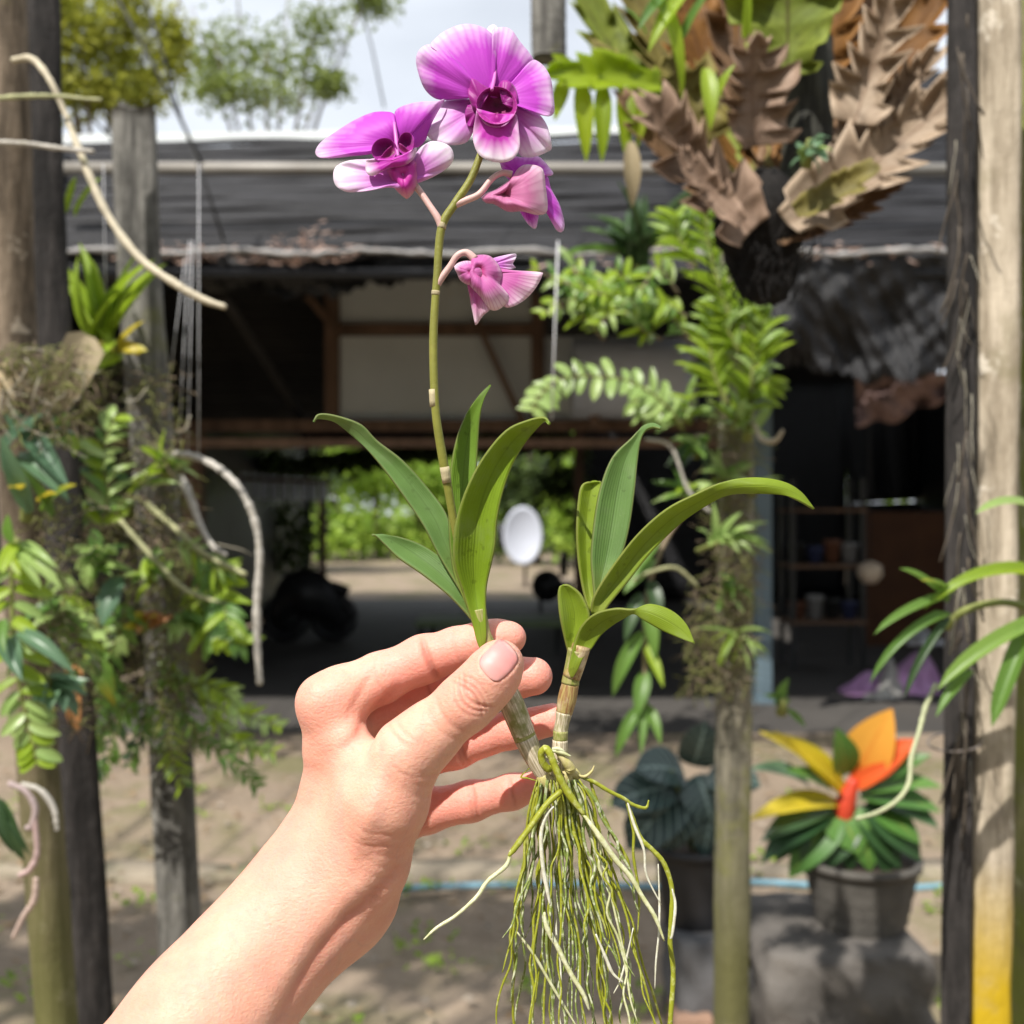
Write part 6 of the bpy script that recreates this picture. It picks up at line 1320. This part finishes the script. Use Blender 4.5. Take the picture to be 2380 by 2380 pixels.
# right shoot
blade('leaf', [((1032,880),(1062,880),.424,0,.424),((1012,800),(1050,790),.426,e,.427),((996,700),(1050,690),.427,e,.429),((990,590),(1052,580),.428,e,.431),((997,480),(1070,470),.430,e,.433),((1010,430),(1082,425),.431,e,.434),((1040,417),(1066,414),.433,0,.434)], m_leaf4, orchid)
blade('leaf', [((1058,880),(1085,870),.4225,0,.4225),((1050,790),(1100,790),.4245,.002,.425),((1042,690),(1148,690),.4265,.003,.4275),((1052,570),(1178,580),.429,.003,.430),((1075,440),(1197,450),.4315,.003,.4325),((1118,330),(1207,350),.434,.002,.435),((1185,262),(1218,275),.436,.001,.436),((1222,222),(1236,236),.437,0,.436),((1262,208),(1264,222),.436,0,.433),((1294,222),(1290,228),.433,0,.431)], m_leaf2, orchid)
blade('leaf', [((1040,890),(1078,900),.4205,0,.4205),((1052,830),(1112,850),.4185,.002,.420),((1110,735),(1178,770),.416,.0025,.419),((1205,612),(1258,670),.413,.0025,.417),((1310,518),(1352,577),.410,.002,.415),((1420,460),(1440,512),.4075,.001,.412),((1520,416),(1530,464),.4055,-.001,.4085),((1630,403),(1628,458),.404,-.0015,.405),((1730,418),(1716,462),.403,-.001,.4025),((1795,455),(1775,480),.4025,0,.401),((1842,515),(1836,512),.402,0,.4015)], m_leaf4, orchid)
blade('leaf', [((964,1050),(985,1045),.4205,0,.4205),((948,985),(1000,975),.419,.002,.419),((930,900),(1036,905),.4175,.004,.4165),((924,830),(1010,830),.418,.003,.4175),((928,797),(968,792),.4185,.001,.4185),((938,788),(945,787),.419,0,.419)], m_leaf4, orchid)
blade('leaf', [((968,1120),(974,1120),.4159,0,.4159),((960,1090),(994,1088),.4158,-.0004,.416),((966,1055),(1012,1052),.4156,0,.4165),((985,985),(1045,1015),.4165,.001,.4185),((1012,930),(1078,968),.4145,.0015,.4175),((1060,890),(1120,932),.412,.0015,.4155),((1130,873),(1160,908),.4095,.001,.412),((1190,875),(1195,890),.4075,0,.409),((1255,857),(1230,912),.406,-.001,.4065),((1330,880),(1295,950),.404,-.001,.404),((1385,930),(1362,980),.402,0,.4015),((1414,998),(1408,996),.4005,0,.4005)], m_leaf4, orchid)
# --- stems: swollen pseudobulbs with papery sheaths
def cane_mat(name, c1, c2, c3):
    m = NT(name); x, y, _ = m.sep('UV'); v = m.coord('Object')
    st = m.noise(m.coord('UV', (34, 1.6, 1)), 1.0, 4); bl = m.noise(v, 130, 4)
    k = m.mix(m.ramp(st, [(0.42, 0.0), (0.58, 1.0)]), c1, c2)
    k = m.mix(m.ramp(bl, [(0.5, 0.0), (0.68, 1.0)]), k, c3)
    m.base(k, 0.5, 0.4); m.bump(st, 0.5, .0006); return m.m
m_c1 = cane_mat('cane_green', (0.20, 0.23, 0.045), (0.30, 0.28, 0.10), (0.38, 0.33, 0.16))
m_c2 = cane_mat('cane_sheath', (0.33, 0.27, 0.17), (0.66, 0.58, 0.44), (0.20, 0.20, 0.06))
m_c3 = cane_mat('cane_brown', (0.24, 0.12, 0.05), (0.36, 0.28, 0.10), (0.55, 0.45, 0.30))
s1 = pxtube('stem', [(1112,1418,.4205,19),(1116,1440,.42,18),(1124,1478,.42,19),(1142,1520,.42,21),(1165,1575,.42,26),(1178,1610,.42,27)], m_c1, orchid, m=6, n=18)
pxtube('stem_sheath', [(1176,1606,.42,27.5),(1193,1645,.42,29),(1212,1692,.42,27.5),(1218,1708,.42,26.5)], m_c2, orchid, m=6, n=18)
pxtube('node_ring', [(1216,1704,.42,26.5),(1223,1720,.42,26)], m_c1, orchid, m=4, n=18)
pxtube('stem_sheath', [(1221,1716,.42,26.5),(1240,1758,.42,23),(1258,1795,.42,17),(1268,1812,.42,12)], m_c2, orchid, m=6, n=18)
pxtube('stem', [(1343,1510,.4195,24),(1338,1530,.42,22),(1330,1562,.42,20),(1325,1590,.42,21)], m_c1, orchid, m=6, n=16)
pxtube('stem_sheath', [(1352,1500,.4192,22),(1340,1540,.4196,21.5),(1328,1575,.4196,21)], m_c3, orchid, m=5, n=16)
pxtube('stem', [(1326,1588,.42,20),(1318,1625,.42,22),(1311,1658,.42,19)], m_c3, orchid, m=6, n=16)
pxtube('stem_sheath', [(1311,1656,.42,19.5),(1306,1682,.42,16.5),(1303,1700,.42,17)], m_c2, orchid, m=6, n=16)
pxtube('node_ring', [(1303,1698,.42,17.5),(1302,1722,.42,17)], m_c1, orchid, m=4, n=16)
pxtube('stem_sheath', [(1302,1720,.42,18),(1301,1750,.42,19),(1300,1785,.42,20),(1292,1808,.42,14)], m_c2, orchid, m=6, n=16)
# --- roots
def root_mat(name, c1, c2, lo, hi):
    m = NT(name); v = m.coord('Object'); n1 = m.noise(v, 420, 4, .65); n2 = m.noise(v, 50, 3)
    k = m.mix(m.ramp(n1, [(lo, 0.0), (hi, 1.0)]), c1, c2)
    k = m.mix(m.math('MULTIPLY', m.ramp(n2, [(0.4, 0.0), (0.7, 1.0)]), .5), k, tuple(q * .6 for q in c1))
    m.base(k, 0.5, 0.45); m.bump(n1, .5, .0005); return m.m
m_rg = root_mat('root_green', (0.27, 0.29, 0.018), (0.46, 0.48, 0.18), .52, .70)
m_rd = root_mat('root_mottled', (0.20, 0.26, 0.055), (0.58, 0.60, 0.42), .48, .62)
m_rw = root_mat('root_white', (0.56, 0.54, 0.40), (0.76, 0.75, 0.66), .4, .7)
m_rp = root_mat('root_pale', (0.46, 0.47, 0.22), (0.68, 0.68, 0.50), .4, .7)
m_rb = root_mat('root_knot', (0.45, 0.40, 0.14), (0.60, 0.50, 0.28), .4, .7)
def rootpx(pts, mat, r0, r1=None, wob=2.2, d=OD, m=6):
    r1 = r0 * .7 if r1 is None else r1; n = len(pts)
    q = []
    for i, p in enumerate(pts):
        dd = p[2] if len(p) > 2 else d
        q.append((p[0] + rng.gauss(0, wob) * (i > 0), p[1], dd, (r0 + (r1 - r0) * i / (n - 1)) * (1 if 0 < i < n - 1 else .45)))
    return pxtube('root', q, mat, orchid, m=m, n=7, wob=.09)
def cr_(u, v): return 950 + .36232 * u, 1700 + .36232 * v
def big(pts, mat, r0, r1, d0, d1, **k):
    n = len(pts); rootpx([(*cr_(*p), d0 + (d1 - d0) * i / (n - 1)) for i, p in enumerate(pts)], mat, r0, r1, **k)
big([(1000,370),(960,400),(880,470),(780,610),(680,750),(640,800)], m_rg, 8, 7, .412, .405, wob=1)
big([(655,760),(620,860),(520,960),(430,1060),(300,1180),(190,1260),(92,1335)], m_rp, 6, 3.5, .406, .398, wob=2)
big([(940,200),(900,240),(860,200),(850,140),(880,110),(910,150),(940,230),(980,320),(1040,420),(1130,540)], m_rg, 9, 9, .414, .408, wob=0)
big([(1120,530),(1220,670),(1330,820),(1420,930),(1500,1060),(1580,1190),(1640,1345)], m_rp, 7.5, 4.5, .408, .402, wob=1)
big([(930,480),(880,540),(855,660),(860,860),(890,1030),(910,1110)], m_rw, 5.5, 4.5, .410, .409, wob=1)
big([(870,1160),(890,1260),(950,1380),(1040,1540),(1120,1690),(1160,1790)], m_rp, 6.5, 5, .410, .409, wob=1)
big([(1090,290),(1180,320),(1280,380),(1380,430),(1440,470),(1520,490),(1540,440)], m_rg, 5.5, 3.5, .418, .42, wob=0)
big([(1160,300),(1200,420),(1240,560),(1330,680),(1400,820),(1420,930)], m_rg, 5, 4, .42, .421)
big([(1390,430),(1430,540),(1490,680),(1560,760),(1640,850),(1680,1000),(1690,1150),(1675,1350),(1690,1550),(1670,1880),(1672,1960)], m_rg, 6, 6, .42, .415)
big([(1690,1010),(1710,1120),(1690,1300),(1676,1330)], m_rw, 4, 3, .414, .414, wob=0)
big([(1400,440),(1450,600),(1500,760),(1530,920),(1610,1110)], m_rw, 4, 2.5, .419, .417)
big([(1600,850),(1600,1100),(1605,1300),(1590,1480),(1580,1650)], m_rw, 3, 2.2, .418, .416)
big([(1410,520),(1440,650),(1440,800),(1480,1050),(1470,1300)], m_rg, 4, 3, .421, .42)
big([(1200,1300),(1260,1450),(1310,1550),(1380,1610)], m_rw, 4.5, 3, .409, .409, wob=1)
big([(1440,1260),(1400,1450),(1350,1600),(1320,1680)], m_rw, 2.6, 2, .412, .412)
big([(690,1280),(800,1430),(900,1600),(1000,1760),(1080,1900)], m_rp, 4, 3, .414, .413)
big([(780,230),(720,290),(760,300),(830,320)], m_rg, 2, 2, .419, .419, wob=0)
big([(1040,260),(1120,290),(1170,260),(1190,220)], m_rb, 4, 3, .417, .418, wob=0)
for k in range(60):           # the bundle hanging straight down
    t = (k + rng.random()) / 60
    x0 = 1248 + 100 * t; x1 = 1180 + 345 * t + rng.gauss(0, 14)
    yend = rng.choice([2180, 2260, 2330, 2400, 2440, 2460, 2480])
    if t > .8: yend -= 60
    d0 = rng.uniform(.414, .428); d1 = rng.uniform(.406, .434)
    pts = []; drift = 0
    for i in range(12):
        s = i / 11; drift += rng.gauss(0, 6.0)
        pts.append((x0 + (x1 - x0) * s ** .8 + drift * min(1, s * 3), 1812 + (yend - 1812) * s, d0 + (d1 - d0) * s))
    mat = rng.choices([m_rg, m_rd, m_rp, m_rw], [5, 7, .35, .1])[0]
    rootpx(pts, mat, rng.uniform(2.5, 4.8), rng.uniform(1.4, 2.8), wob=4.2, m=4)
# knot where stems and roots meet
pxtube('root_knot', [(1255,1800,.42,14),(1280,1822,.419,20),(1305,1818,.418,18),(1325,1795,.418,14),(1345,1806,.419,10)], m_rb, orchid, m=5, n=10, wob=.12)
pxtube('root_knot', [(1290,1740,.414,6),(1310,1765,.413,9),(1325,1785,.414,13),(1318,1795,.414,9)], m_rb, orchid, m=5, n=10, wob=.1)
for (p0, p1) in (((900,120),(1040,160)), ((880,160),(960,200)), ((920,110),(1000,130))):
    big([p0, ((p0[0]+p1[0])/2, (p0[1]+p1[1])/2 - 8), p1], m_rp, 6, 5, .412, .412, wob=0)
